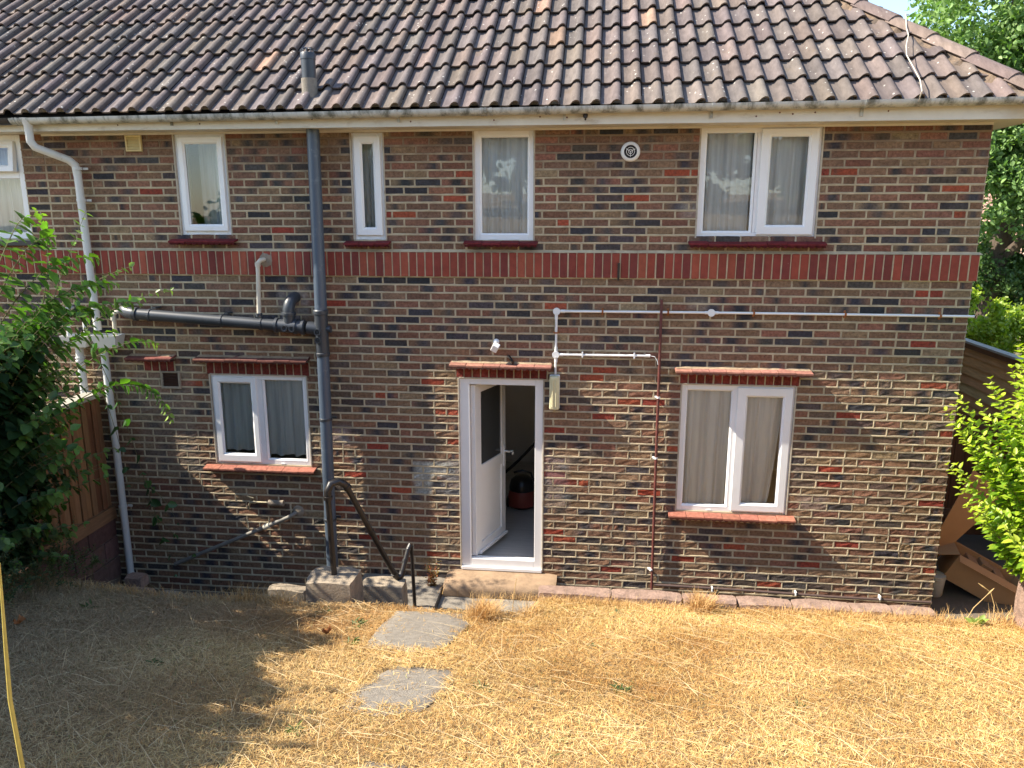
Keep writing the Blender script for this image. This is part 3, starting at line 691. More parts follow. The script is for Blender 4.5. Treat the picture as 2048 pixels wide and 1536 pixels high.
for sgn, side_n in ((1, nn_), (-1, ns2)):
    m2 = MB(); pv = None; k = 0
    while k * .06 < hl + .1:
        base = hp + hd * (k * .06 - .1); e = mnoise.noise(Vector((k * .9, sgn, 0))) ; wd = .112 + .03 * e
        q = [base + hx * sgn * (wd + .02) * (1 if True else 0) + hup * -.075, base + hx * sgn * (wd - .02) + hup * (.0 + .012 * e), base + hx * sgn * .06 + hup * .02]
        if pv: m2.add([*pv, *q], [(0, 3, 4, 1), (1, 4, 5, 2)])
        pv = q; k += 1
    part('mortar_bedding', m2, 'bedding', house, tint=False)
mb = MB()
x = -15.0
while x < XR:
    c = jit((.19, .13, .12), .12); mb.cur = c; vs = []
    for t in (0, .42):
        for j in range(9):
            a = R(-80 + 160 * j / 8); vs.append((x + t, YR + math.sin(a) * .13, ZR + math.cos(a) * .13 - .05))
    mb.add(vs, [(j, j + 1, 9 + j + 1, 9 + j) for j in range(8)]); x += .42
part('ridge_tiles', mb, 'roof', house, smooth=True)

# ------------------------------------------------------------------ attached neighbour
nb = thing('attached_house', 'left neighbour house of the pair with white top hung window and black gutter', 'house', (-10, 3, -.13))
mb = MB(); nh = [(-9.75, -8.435, 3.25, 4.19)]
lay_wall(mb, -12.5, PARTY - .001, rows_lo, front, nh, 0.0, False); lay_wall(mb, -12.5, PARTY - .001, rows_hi, front, nh, 0.0, False)
mortar_sheet(mb, -12.5, PARTY - .001, -.42, TOP, front, nh); part('wall', mb, ['brick', 'mortar'], nb)
soldier(-12.5, PARTY - .001, nb)
mb = MB(); o = nh[0]; t = .06
mb.box(o[0], o[0] + t, .012, .075, o[2], o[3]); mb.box(o[1] - t, o[1], .012, .075, o[2], o[3]); mb.box(o[0] + t, o[1] - t, .012, .075, o[2], o[2] + t); mb.box(o[0] + t, o[1] - t, .012, .075, o[3] - t, o[3])
mb.box(o[0] + t, o[1] - t, .012, .075, 3.80, 3.87); mb.box(-9.12, -9.06, .012, .075, o[2] + t, 3.80)
w = part('window', mb, 'upvc', nb, bevel=.004, tint=False)
m2 = MB(); A_ = Matrix.Translation((0, -.02, 4.13)) @ Matrix.Rotation(R(-9), 4, 'X') @ Matrix.Translation((0, .02, -4.13))
m2.ring((-9.70, -8.50, 3.86, 4.135), (-9.64, -8.56, 3.92, 4.075), -.012, .035, .012); m2.v = [tuple(A_ @ Vector(v)) for v in m2.v]; part('top_sash', m2, 'upvc', w, tint=False)
m2 = MB(); m2.quad((-9.65, .0, 3.91), (-8.55, .0, 3.91), (-8.55, .0, 4.08), (-9.65, .0, 4.08)); m2.v = [tuple(A_ @ Vector(v)) for v in m2.v]; part('pane', m2, 'glass', w, tint=False)
m2 = MB(); m2.quad((-9.06, .04, 3.31), (-8.49, .04, 3.31), (-8.49, .04, 3.80), (-9.06, .04, 3.80)); part('pane', m2, 'glass', w, tint=False)
m2 = MB(); m2.quad((-9.69, .04, 3.31), (-9.12, .04, 3.31), (-9.12, .04, 3.80), (-9.69, .04, 3.80)); part('pane', m2, 'glass', w, tint=False)
mb = MB(); mb.box(-9.82, -8.36, -.08, .0, 3.185, 3.235); part('sill', mb, 'dark_gutter', nb, bevel=.005, tint=False)
gutter(-12.5, PARTY - .03, nb, 'dark_gutter')
mb = MB(); mb.box(-12.5, PARTY - .001, -.25, -.232, 4.188, 4.325); mb.box(-12.5, PARTY - .001, -.231, .002, 4.190, 4.1965); part('fascia', mb, 'fascia', nb, tint=False)
front_roof(-15, XS, nb, False)
mb = MB(); mb.quad((-12.45, 2.5, 0), (-8.22, 2.5, 0), (-8.22, 2.5, 4.18), (-12.45, 2.5, 4.18)); mb.quad((-12.45, .27, 2.4), (-8.22, .27, 2.4), (-8.22, 2.5, 2.4), (-12.45, 2.5, 2.4)); mb.quad((-12.45, .27, 4.18), (-8.22, .27, 4.18), (-8.22, 2.5, 4.18), (-12.45, 2.5, 4.18))
mb.quad((-12.45, .27, 0), (-12.45, 2.5, 0), (-12.45, 2.5, 4.18), (-12.45, .27, 4.18)); mb.quad((-8.22, .27, 0), (-8.22, 2.5, 0), (-8.22, 2.5, 4.18), (-8.22, .27, 4.18))
part('interior_wall', mb, 'plaster', nb, tint=False)

# ------------------------------------------------------------------ curtains
def curtain(label, fl, fr, z0, z1, y=.075, folds=6, group=None, wob=.022, seed=0):
    mb = MB(); nx, nz = 60, 18; rs = random.Random(seed); ph = [rs.uniform(0, 6) for _ in range(4)]
    for j in range(nz + 1):
        t = j / nz; z = z0 + (z1 - z0) * t; a, b = fl(t), fr(t)
        for i in range(nx + 1):
            s_ = i / nx; u = s_ * folds * 2 * math.pi
            amp = wob * (1.15 - .6 * t)
            yy = y + amp * (math.sin(u + ph[0] + .6 * math.sin(u * .37 + ph[1])) * .7 + .5 * math.sin(u * .53 + ph[2] + (1 - t)))
            zz = z + (.008 * math.sin(u * .5 + ph[3]) if j == 0 else 0)
            mb.add([(a + (b - a) * s_ + .008 * math.sin(u * .7 + ph[1]), yy, zz)], [])
    for j in range(nz):
        for i in range(nx):
            a = j * (nx + 1) + i; mb.f.append((a, a + 1, a + nx + 2, a + nx + 1)); mb.m.append(0)
    return tag(obj('net_curtain', mb, 'cloth', smooth=True, tint=False), label, 'curtain', 'white net curtains behind the windows')
K = lambda v: (lambda t: v)
curtain('white net curtain in the tall upstairs window left of the thick black pipe', lambda t: -6.84 + .0 * t, K(-6.50), 3.30, 4.15, folds=3, seed=1, y=.26)
curtain('white net curtain in the very narrow upstairs window', K(-5.23), K(-5.07), 3.30, 4.13, folds=2, seed=2, y=.13)
curtain('gathered white net curtain filling the single pane upstairs window above the door', K(-4.18), K(-3.72), 3.29, 4.125, folds=7, seed=3)
curtain('white net curtain behind the fixed left pane of the wide upstairs window', K(-2.255), K(-1.83), 3.30, 4.15, folds=5, seed=4, y=.11)
curtain('white net curtain behind the opening right pane of the wide upstairs window', lambda t: -1.74 + .0 * t, lambda t: -1.385, 3.31, 4.15, folds=4, seed=5, y=.11)
curtain('bluish net curtain in the left pane of the small ground floor window beside the pipes', lambda t: -6.71, lambda t: -6.38, 1.21, 1.95, folds=3, seed=6)
curtain('short white net curtain in the right pane of the small ground floor window', K(-6.29), K(-5.87), 1.17, 1.96, folds=5, seed=7)
curtain('net curtain hanging straight in the left pane of the large ground floor window', lambda t: -2.30, lambda t: -1.90 + .02 * t, .83, 1.95, folds=5, seed=8)
curtain('net curtain pulled to a slant in the right pane of the large lower window', lambda t: -1.79, lambda t: -1.53 + .09 * t ** .6, .84, 1.95, folds=4, seed=9)
curtain('pale net curtain in the neighbour house window', K(-9.7), K(-8.5), 3.28, 4.15, folds=9, seed=10, y=.2)

# ------------------------------------------------------------------ vents, lamp, sensor
v = thing('air_vent', 'cream plastic louvre vent high on the wall under the eaves', 'vent', (-7.315, 0, 4.10))
mb = MB(); mb.ring((-7.39, -7.24, 4.03, 4.17), (-7.375, -7.255, 4.045, 4.155), -.03, -.005, .003); part('frame', mb, 'cream_vent', v, tint=False)
mb = MB()
for k in range(4): z = 4.05 + k * .027; mb.add([(-7.375, -.012, z + .024), (-7.255, -.012, z + .024), (-7.255, -.028, z), (-7.375, -.028, z)], [(3, 2, 1, 0)])
mb.box(-7.376, -7.254, -.011, -.008, 4.044, 4.156); part('louvre', mb, 'cream_vent', v, tint=False)
v = thing('air_vent', 'dark brown louvre vent in the patched brickwork beside the small ground floor window', 'vent', (-7.185, 0, 1.92))
mb = MB(); mb.ring((-7.285, -7.085, 1.83, 2.0), (-7.262, -7.108, 1.852, 1.985), -.022, .02, .004); part('surround', mb, 'stone', v, tint=False)
mb = MB(); mb.box(-7.262, -7.108, -.005, .02, 1.85, 1.987)
for k in range(5): z = 1.853 + k * .027; mb.add([(-7.262, -.021, z + .024), (-7.108, -.021, z + .024), (-7.108, -.006, z + .002), (-7.262, -.006, z + .002)], [(3, 2, 1, 0)])
part('louvre', mb, 'brown_vent', v, tint=False)
v = thing('extractor_vent', 'round white extractor vent with dark ringed centre high between two upstairs windows', 'vent', (-2.87, 0, 3.99))
mb = MB(); mb.lathe((-2.87, -.006, 3.99), (0, -1, 0), [(0, .082), (.010, .080), (.022, .066), (.024, .056), (.016, .053)], 32); part('cover', mb, 'cream_vent' if False else 'upvc', v, smooth=True, tint=False)
mb = MB(); mb.lathe((-2.87, -.0255, 3.99), (0, -1, 0), [(-.002, .053), (.002, .052)], 28); part('opening', mb, 'dark', v, tint=False)
mb = MB()
for r0 in (.034, .017): 
    pts = [(-2.87 + r0 * math.cos(a), -.033, 3.99 + r0 * math.sin(a)) for a in [2 * math.pi * k / 24 for k in range(25)]]; mb.tube(pts, .0022, 6, False)
for a in (0, 2.1, 4.2): mb.tube([(-2.87, -.033, 3.99), (-2.87 + .045 * math.cos(a + .5), -.033, 3.99 + .045 * math.sin(a + .5))], .0025, 6)
part('grille', mb, 'upvc', v, tint=False)
lp = thing('bulkhead_light', 'long cream bulkhead wall light beside the top right of the door', 'wall light', (-3.485, 0, 1.89))
mb = MB(); mb.box(-3.532, -3.438, -.035, -.008, 1.735, 2.055); part('base', mb, 'upvc', lp, bevel=.01, tint=False)
mb = MB(); mb.box(-3.530, -3.440, -.085, -.036, 1.738, 2.052); part('diffuser', mb, 'glow_cream', lp, bevel=.014, tint=False)
mb = MB(); mb.tube([(-3.50, -.088, 1.77), (-3.50, -.088, 2.02)], .007, 8); mb.tube([(-3.47, -.088, 1.77), (-3.47, -.088, 2.02)], .005, 8); part('rib', mb, 'glow_cream', lp, smooth=True, tint=False)
sn = thing('security_sensor', 'small white tilted sensor box on the wall above the door hood', 'sensor', (-4.02, 0, 2.32))
mb = MB(); mb.lathe((-4.02, -.008, 2.345), (0, -1, 0), [(0, .028), (.02, .026), (.03, .014), (.055, .012)], 16); part('mount', mb, 'upvc', sn, smooth=True, tint=False)
mb = MB(); mb.box(-.03, .03, -.03, .03, -.035, .035, Matrix.Translation((-4.02, -.085, 2.305)) @ Matrix.Rotation(R(28), 4, 'Y') @ Matrix.Rotation(R(25), 4, 'X')); part('head', mb, 'upvc', sn, bevel=.006, tint=False)
fx = thing('pipe_stub', 'cut off dark pipe end sticking out over the door hood', 'pipe', (-3.87, 0, 2.18))
mb = MB(); mb.tube([(-3.91, .0, 2.215), (-3.875, -.05, 2.185), (-3.86, -.09, 2.170)], .013, 10); part('tube', mb, 'iron', fx, smooth=True, tint=False)
tie = thing('wall_tie', 'short dark iron strip fixed in the red brick band', 'bracket', (-2.94, 0, 2.98))
mb = MB(); mb.box(-2.95, -2.93, -.035, -.022, 2.93, 3.06); mb.box(-2.948, -2.932, -.021, -.008, 2.905, 2.929); part('strip', mb, 'iron', tie, tint=False)

# ------------------------------------------------------------------ soil stack, branch and vent
sp = thing('soil_stack', 'thick black soil pipe up the wall with a sloping branch pipe on its left', 'pipe', (-5.63, -.11, 0))
PX = lambda z: -5.64 + .010 * z
mb = MB(); mb.tube([(PX(0), -.11, -.3), (PX(1.2), -.11, 1.2), (PX(2.28), -.11, 2.28)], .055, 24); part('pipe', mb, 'pipe_blue', sp, smooth=True, tint=False)
mb = MB(); mb.tube([(PX(2.62), -.11, 2.62), (PX(3.4), -.11, 3.4), (PX(4.19), -.11, 4.30)], .055, 24); part('pipe', mb, 'pipe_blue', sp, smooth=True, tint=False)
mb = MB(); c0 = (PX(2.28), -.11, 2.26); mb.lathe(c0, (0, 0, 1), [(-.05, .060), (-.045, .066), (-.03, .066), (-.025, .060), (.0, .060), (.30, .060), (.325, .062), (.33, .069), (.36, .069), (.37, .060)], 24)
mb.tube([(PX(2.45), -.11, 2.44), (PX(2.45) - .075, -.11, 2.455), (PX(2.45) - .13, -.11, 2.462)], [.05, .056, .058], 20)
mb.tube([(PX(2.45) + .03, -.11, 2.45), (PX(2.45) + .085, -.11, 2.45)], [.03, .034], 14)
part('branch_fitting', mb, 'pipe_black', sp, smooth=True, tint=False)
for (x, z) in ((PX(2.45) - .02, 2.43), (PX(2.45) - .02, 2.355)):
    mb = MB(); mb.lathe((x, -.158, z), (0, -1, 0), [(0, .030), (.024, .030), (.024, .022), (.012, .021), (.012, .012), (.02, .01)], 20); part('access_cap', mb, 'pipe_black', sp, smooth=True, tint=False)
for z in (2.21, 1.60, .60):
    mb = MB(); mb.lathe((PX(z), -.11, z), (0, 0, 1), [(-.012, .0605), (-.01, .062), (.01, .062), (.012, .0605)], 24)
    if z != 2.21: mb.box(PX(z) - .085, PX(z) + .085, -.05, -.04, z - .01, z + .01)
    part('pipe_bracket', mb, 'pipe_black', sp, tint=False)
hz = lambda x: 2.462 - (x + 5.77) * .0625
mb = MB(); mb.tube([(-5.77, -.11, hz(-5.77)), (-6.02, -.11, hz(-6.02))], .060, 20)
for x in (-5.79, -5.86, -6.04): mb.lathe((x, -.11, hz(x)), (-1, 0, .0625), [(-.015, .061), (-.012, .069), (.012, .069), (.015, .061)], 20)
for x in (-5.945, -5.875): mb.lathe((x, -.162, hz(x) - .012), (0, -1, 0), [(0, .028), (.022, .028), (.022, .020), (.01, .019)], 18)
mb.tube([(-5.92, -.11, hz(-5.92)), (-5.92, -.11, hz(-5.92) + .12)], [.052, .056], 20)
part('tee_fitting', mb, 'pipe_black', sp, smooth=True, tint=False)
mb = MB(); mb.tube([(-6.02, -.11, hz(-6.02)), (-7.42, -.11, hz(-7.42))], .052, 20); part('branch_pipe', mb, 'pipe_black', sp, smooth=True, tint=False)
mb = MB(); p0 = hz(-5.92) + .12; mb.lathe((-5.92, -.11, p0 - .005), (0, 0, 1), [(-.012, .058), (-.01, .066), (.012, .066), (.015, .058)], 20)
pts = [(-5.92, -.11, p0)] + [(-5.92 + .05 * (1 - math.cos(a)) * .6, -.11 + .12 * (1 - math.cos(a)), p0 + .015 + .12 * math.sin(a)) for a in [k * math.pi / 2 / 8 for k in range(9)]]
mb.tube(pts, .053, 20); part('wall_elbow', mb, 'pipe_black', sp, smooth=True, tint=False)
for x in (-7.27, -6.57, -6.19):
    mb = MB(); mb.lathe((x, -.11, hz(x)), (1, 0, -.0625), [(-.012, .053), (-.012, .058), (.012, .058), (.012, .053)], 20)
    if x != -6.19: mb.box(x + .02, x + .06, -.10, -.005, hz(x) + .058, hz(x) + .072)
    part('pipe_bracket', mb, 'pipe_black', sp, tint=False)
mb = MB(); mb.lathe((-7.42, -.11, hz(-7.42)), (-1, 0, .0625), [(-.03, .054), (-.028, .064), (.0, .064), (.004, .056)], 20)
mb.tube([(-7.42, -.11, hz(-7.42)), (-7.50, -.10, hz(-7.42) + .015), (-7.55, -.06, hz(-7.42) + .03), (-7.58, .01, hz(-7.42) + .04)], .056, 20); part('end_elbow', mb, 'pipe_black', sp, smooth=True, tint=False)
VX = -5.60
mb = MB(); mb.tube([(VX, -.13, 4.36), (VX, -.13, 4.60)], .066, 20); part('flashing_sleeve', mb, 'slab', sp, smooth=True, tint=False)
mb = MB(); mb.tube([(VX, -.13, 4.56), (VX, -.13, 4.80)], .060, 20, True); mb.lathe((VX, -.13, 4.75), (0, 0, 1), [(0, .061), (.002, .064), (.05, .064), (.055, .060)], 20)
part('vent_pipe', mb, 'pipe_black', sp, smooth=True, tint=False)
mb = MB()
for k in range(9):
    a = 2 * math.pi * k / 9; p = Vector((VX + .055 * math.cos(a), -.13 + .055 * math.sin(a), 4.80)); mb.tube([p, p + Vector((-.004 * math.cos(a), -.004 * math.sin(a), .03)), Vector((VX + .02 * math.cos(a), -.13 + .02 * math.sin(a), 4.845))], .005, 6)
part('vent_cage', mb, 'pipe_black', sp, tint=False)

# ------------------------------------------------------------------ white pipes at the left
dp = thing('downpipe', 'chalky white rainwater downpipe with swan neck beside the boundary fence', 'pipe', (-7.83, -.07, 0))
mb = MB()
mb.lathe((-8.09, -.315, 4.29), (0, 0, -1), [(0, .060), (.03, .055), (.06, .036), (.14, .034)], 20)
mb.tube([(-8.09, -.315, 4.20), (-8.09, -.315, 4.10), (-8.07, -.29, 4.05), (-7.90, -.11, 3.955), (-7.865, -.075, 3.91), (-7.855, -.07, 3.80)], .034, 18); part('swan_neck', mb, 'pipe_white', dp, smooth=True, tint=False)
mb = MB(); mb.tube([(-7.855, -.07, 3.86), (-7.845, -.07, 3.0), (-7.835, -.07, 2.40)], .034, 18); part('upper_pipe', mb, 'pipe_white', dp, smooth=True, tint=False)
mb = MB(); mb.tube([(-7.80, -.07, 2.26), (-7.79, -.07, 1.2), (-7.79, -.07, -.28)], .034, 18); part('lower_pipe', mb, 'pipe_white', dp, smooth=True, tint=False)
for z in (3.88, 3.60, .62):
    xx = -7.85 if z > 2 else -7.79
    mb = MB(); mb.lathe((xx, -.07, z), (0, 0, 1), [(-.012, .035), (-.012, .040), (.012, .040), (.012, .035)], 16); mb.box(xx + .036, xx + .08, -.045, -.035, z - .01, z + .01); part('pipe_bracket', mb, 'pipe_white', dp, tint=False)
def hopper(x0, x1, z0, z1, root):
    mb = MB(); y0, y1 = -.17, -.012; i = .035
    vs = [(x0, y0, z1), (x1, y0, z1), (x1, y1, z1), (x0, y1, z1), (x0 + i, y0 + i, z0), (x1 - i, y0 + i, z0), (x1 - i, y1, z0), (x0 + i, y1, z0)]
    e = .008; vs += [(x0 + e, y0 + e, z1), (x1 - e, y0 + e, z1), (x1 - e, y1 - e, z1), (x0 + e, y1 - e, z1), (x0 + i, y0 + i, z0 + .02), (x1 - i, y0 + i, z0 + .02), (x1 - i, y1 - e, z0 + .02), (x0 + i, y1 - e, z0 + .02)]
    fs = [(0, 1, 5, 4), (1, 2, 6, 5), (2, 3, 7, 6), (3, 0, 4, 7), (4, 5, 6, 7), (8, 12, 13, 9), (9, 13, 14, 10), (10, 14, 15, 11), (11, 15, 12, 8), (12, 15, 14, 13), (0, 8, 9, 1), (1, 9, 10, 2), (2, 10, 11, 3), (3, 11, 8, 0)]
    mb.add(vs, fs); part('hopper', mb, 'pipe_white', root, tint=False)
hopper(-7.86, -7.60, 2.24, 2.36, dp)
dp2 = thing('downpipe', 'white waste downpipe with hopper head rising from behind the fence on the sunlit neighbour wall', 'pipe', (-8.05, -.07, 0))
hopper(-8.17, -7.90, 2.24, 2.35, dp2)
mb = MB(); mb.tube([(-8.05, -.07, 2.25), (-8.05, -.07, -.28)], .036, 18)
for z in (2.10, 2.13): mb.lathe((-8.05, -.07, z), (0, 0, 1), [(-.006, .037), (-.006, .045), (.006, .045), (.006, .037)], 16)
part('pipe', mb, 'pipe_white', dp2, smooth=True, tint=False)
mb = MB(); mb.tube([(-8.12, .02, 2.60), (-8.12, -.08, 2.60), (-8.12, -.09, 2.57), (-8.12, -.09, 2.33)], .020, 12); mb.tube([(-7.95, .02, 2.55), (-7.95, -.08, 2.55), (-7.95, -.09, 2.52), (-7.95, -.09, 2.33)], .018, 12); part('waste_inlet', mb, 'pipe_white', dp2, smooth=True, tint=False)
wp = thing('waste_pipe', 'short cream waste pipe bending into the hopper left of the black branch pipe', 'pipe', (-7.65, -.09, 2.3))
mb = MB(); mb.tube([(-7.55, .02, 2.58), (-7.57, -.06, 2.58), (-7.62, -.09, 2.575), (-7.645, -.09, 2.55), (-7.65, -.09, 2.34)], .020, 14); mb.lathe((-7.65, -.09, 2.52), (0, 0, 1), [(-.02, .0205), (-.02, .0255), (.02, .0255), (.02, .0205)], 14); part('tube', mb, 'pipe_cream', wp, smooth=True, tint=False)
wp = thing('waste_pipe', 'cream overflow pipe dropping from the red brick band into the black branch pipe', 'pipe', (-6.2, -.07, 2.55))
mb = MB(); mb.tube([(-6.15, .02, 3.07), (-6.155, -.045, 3.07), (-6.175, -.07, 3.065), (-6.195, -.08, 3.04), (-6.20, -.085, 2.9), (-6.21, -.10, 2.55)], .020, 14); mb.lathe((-6.197, -.081, 3.03), (0, 0, 1), [(-.02, .0205), (-.02, .025), (.015, .025), (.015, .0205)], 14); part('tube', mb, 'pipe_cream', wp, smooth=True, tint=False)
mb = MB(); mb.lathe((-6.21, -.10, 2.575), (0, 0, 1), [(-.02, .021), (-.02, .030), (.012, .030), (.012, .021)], 14); part('collar', mb, 'pipe_black', wp, smooth=True, tint=False)
mb = MB(); mb.lathe((-6.145, -.018, 3.065), (0, -1, 0), [(0, .075), (.012, .05), (.02, .028)], 14); part('mortar_patch', mb, 'stone', wp, smooth=True, tint=False)

# ------------------------------------------------------------------ conduit
cd = thing('electrical_conduit', 'white electrical conduit across the wall with round boxes and rusty clips feeding the wall light', 'conduit', (-2, 0, 2.6))
def cbox(x, z):
    mb = MB(); mb.lathe((x, -.01, z), (0, -1, 0), [(0, .030), (.028, .030), (.030, .033), (.036, .032)], 22); mb.box(x - .004, x + .004, -.052, -.0465, z - .022, z - .016); part('junction_box', mb, 'conduit', cd, smooth=True, tint=False)
mb = MB(); mb.tube([(-3.445, -.030, 2.632), (-2.16, -.030, 2.637)], .0105, 12); mb.tube([(-2.10, -.030, 2.637), (-1.0, -.03, 2.637), (.03, -.030, 2.635)], .0105, 12); mb.tube([(-3.475, -.030, 2.605), (-3.478, -.030, 2.27)], .0105, 12); mb.tube([(-3.478, -.030, 2.21), (-3.48, -.030, 2.06)], .0105, 12); mb.tube([(-3.45, -.030, 2.240), (-2.64, -.030, 2.245)], .0115, 12)
for (x, z, h) in ((-3.42, 2.632, 1), (-2.165, 2.637, 1), (-2.09, 2.637, 1), (-3.43, 2.24, 1), (-2.66, 2.245, 1)): mb.lathe((x, -.03, z), (1, 0, 0), [(-.02, .011), (-.02, .0145), (.02, .0145), (.02, .011)], 12)
for z in (2.58, 2.29, 2.19): mb.lathe((-3.477, -.03, z), (0, 0, 1), [(-.02, .011), (-.02, .0145), (.02, .0145), (.02, .011)], 12)
part('tubing', mb, 'conduit', cd, smooth=True, tint=False)
for x, z in ((-3.475, 2.632), (-2.13, 2.637), (-3.478, 2.24)): cbox(x, z)
for x, z, v_ in ((-3.07, 2.634, 0), (-2.50, 2.636, 0), (-1.77, 2.637, 0), (-1.01, 2.637, 0), (-.24, 2.636, 0), (-3.477, 2.44, 1)):
    mb = MB()
    if v_: mb.box(x - .028, x + .028, -.012, -.008, z - .007, z + .007); mb.box(x - .014, x + .014, -.045, -.041, z - .007, z + .007)
    else: mb.box(x - .008, x + .008, -.012, -.008, z - .032, z + .032); mb.box(x - .008, x + .008, -.046, -.0415, z - .014, z + .014); mb.lathe((x, -.012, z - .024), (0, -1, 0), [(0, .008), (.008, .007)], 10)
    part('clip', mb, 'copper', cd, tint=False)
for x in (-3.24, -2.78):
    mb = MB(); mb.box(x - .007, x + .007, -.045, -.008, 2.222, 2.27); part('clip', mb, 'conduit', cd, tint=False)
mb = MB(); mb.tube([(-2.64, -.03, 2.245), (-2.60, -.035, 2.24), (-2.575, -.04, 2.20), (-2.57, -.04, 2.17)], .003, 6); part('loose_wire', mb, 'conduit', cd, tint=False)
rp = thing('gas_pipe', 'thin rusty maroon pipe running down the wall left of the large ground floor window', 'pipe', (-2.55, -.03, 0))
mb = MB(); mb.tube([(-2.56, .01, 2.735), (-2.56, -.03, 2.735), (-2.56, -.035, 2.70), (-2.557, -.035, 2.3), (-2.55, -.035, 1.2), (-2.54, -.035, -.02)], .0125, 12); part('tube', mb, 'rust', rp, smooth=True, tint=False)
for z in (1.87, 1.30, .20):
    mb = MB(); mb.lathe((-2.553, -.035, z), (0, 0, 1), [(-.008, .0135), (-.008, .018), (.008, .018), (.008, .0135)], 10); mb.box(-2.585, -2.565, -.03, -.006, z - .007, z + .007); part('clip', mb, 'conduit', rp, tint=False)
bp = thing('water_pipe', 'thin brown pipe along the foot of the wall with white clips', 'pipe', (-1.2, -.03, .1))
mb = MB(); mb.tube([(-2.52, -.035, .045), (-1.7, -.035, .035), (-.9, -.035, .015), (-.02, -.035, .01)], .0125, 10); part('tube', mb, 'brown_pipe', bp, smooth=True, tint=False)
for x in (-1.98, -1.22, -.47):
    mb = MB(); mb.box(x - .008, x + .008, -.052, -.006, .010, .050); part('clip', mb, 'conduit', bp, bevel=.004, tint=False)
tp = thing('garden_tap', 'old outside tap on a lagged pipe below the small ground floor window', 'tap', (-6.45, -.06, .7))
mb = MB(); mb.tube([(-6.12, -.05, .715), (-6.27, -.05, .715)], .030, 14); part('lagging', mb, 'stone', tp, smooth=True, tint=False)
mb = MB(); mb.tube([(-6.27, -.05, .715), (-6.41, -.05, .715)], .011, 10); mb.lathe((-6.42, -.05, .715), (-1, 0, 0), [(-.02, .014), (0, .018), (.02, .014)], 12); mb.tube([(-6.43, -.05, .715), (-6.46, -.06, .71), (-6.475, -.065, .67), (-6.475, -.065, .64)], .012, 10); mb.tube([(-6.45, -.055, .72), (-6.455, -.055, .765)], .008, 8); mb.tube([(-6.49, -.055, .775), (-6.42, -.055, .757)], .007, 8); part('tap_body', mb, 'brass', tp, smooth=True, tint=False)
dd = thing('drain_pipe', 'grey waste pipe sloping down the shaded wall to the left from a knuckle joint', 'pipe', (-6.6, -.07, .3))
mb = MB(); mb.tube([(-6.00, .02, .615), (-6.03, -.05, .60), (-6.08, -.07, .575), (-7.30, -.07, .02)], .020, 14); part('tube', mb, 'pipe_grey', dd, smooth=True, tint=False)
mb = MB(); mb.lathe((-6.30, -.07, .475), (-1.22, 0, -.555), [(-.035, .021), (-.03, .028), (.03, .028), (.035, .021)], 14); part('joint', mb, 'pipe_cream', dd, smooth=True, tint=False)
mb = MB(); mb.lathe((-5.99, -.01, .625), (0, -1, 0), [(0, .06), (.012, .035)], 12); part('mortar_patch', mb, 'stone', dd, smooth=True, tint=False)

# ------------------------------------------------------------------ roof cable
rc = thing('aerial_cable', 'white aerial cable lying over the hip and down the tiles to the gutter', 'cable', (-.6, .3, 4.9))
def on_roof(x, y, h=.055): return Vector((x, Y_E, Z_E)) + sl * ((y - Y_E) / math.cos(PIT)) + nn_ * h
mb = MB(); mb.tube([(-.50, .66, 5.16), (-.545, .61, 5.15), (-.566, .533, 5.095), (-.60, .40, 4.99), (-.613, .306, 4.921), (-.67, .17, 4.815), (-.705, .041, 4.718), (-.70, -.119, 4.595), (-.698, -.271, 4.479), (-.727, -.41, 4.375), (-.727, -.36, 4.31)], .0042, 8); part('wire', mb, 'pipe_cream', rc, smooth=True, tint=False)

# ------------------------------------------------------------------ steps, kerbs, slabs, handrail
def stonebox(name, label, cat, x0, x1, y0, y1, z0, z1, m, seed, group=None, rough=.05):
    c = ((x0 + x1) / 2, (y0 + y1) / 2, (z0 + z1) / 2)
    return tag(rock(name, c, (x1 - x0, y1 - y0, z1 - z0), m, seed, rough=rough, n=9), label, cat, group)
mb = MB(); prof = [(-.001, .09), (-.24, .085), (-.275, .075), (-.30, .05), (-.305, .02), (-.295, -.045), (-.28, -.05), (-.001, -.05)]
def extr(mb, prof, x0, x1, n=14, wob=.004):
    k = len(prof); vs = []
    for i in range(n + 1):
        x = x0 + (x1 - x0) * i / n
        for j, (y, z) in enumerate(prof):
            q = wob * mnoise.noise(Vector((x * 6, y * 9, z * 9))); vs.append((x, y + q, z + q + (-.012 if i in (0, n) and j < 6 else 0)))
    fs = [(i * k + j, i * k + (j + 1) % k, (i + 1) * k + (j + 1) % k, (i + 1) * k + j) for i in range(n) for j in range(k)]
    fs += [tuple(reversed(range(k))), tuple(range(n * k, n * k + k))]; mb.add(vs, fs)
extr(mb, prof, -4.50, -3.44); tag(obj('door_step', mb, 'sandstone', smooth=True, tint=False), 'rounded tan sandstone step directly under the open door', 'step')
mb = MB(); extr(mb, [(-.03, -.052), (-.46, -.054), (-.48, -.07), (-.48, -.2), (-.03, -.2)], -4.52, -3.50); tag(obj('door_step', mb, 'slab', smooth=True, tint=False), 'lower grey concrete step below the sandstone door step', 'step')
mb = MB(); extr(mb, [(-.02, .0), (-.98, -.01), (-1.0, -.03), (-1.0, -.2), (-.02, -.2)], -5.35, -4.53, 14, .01); tag(obj('landing_slab', mb, 'slab', smooth=True, tint=False), 'pale concrete landing left of the door steps at the foot of the handrail', 'step')
xk = -3.56; i = 0; ends = [-2.95, -2.36, -1.92, -1.48, -1.02, -.70, -.36]
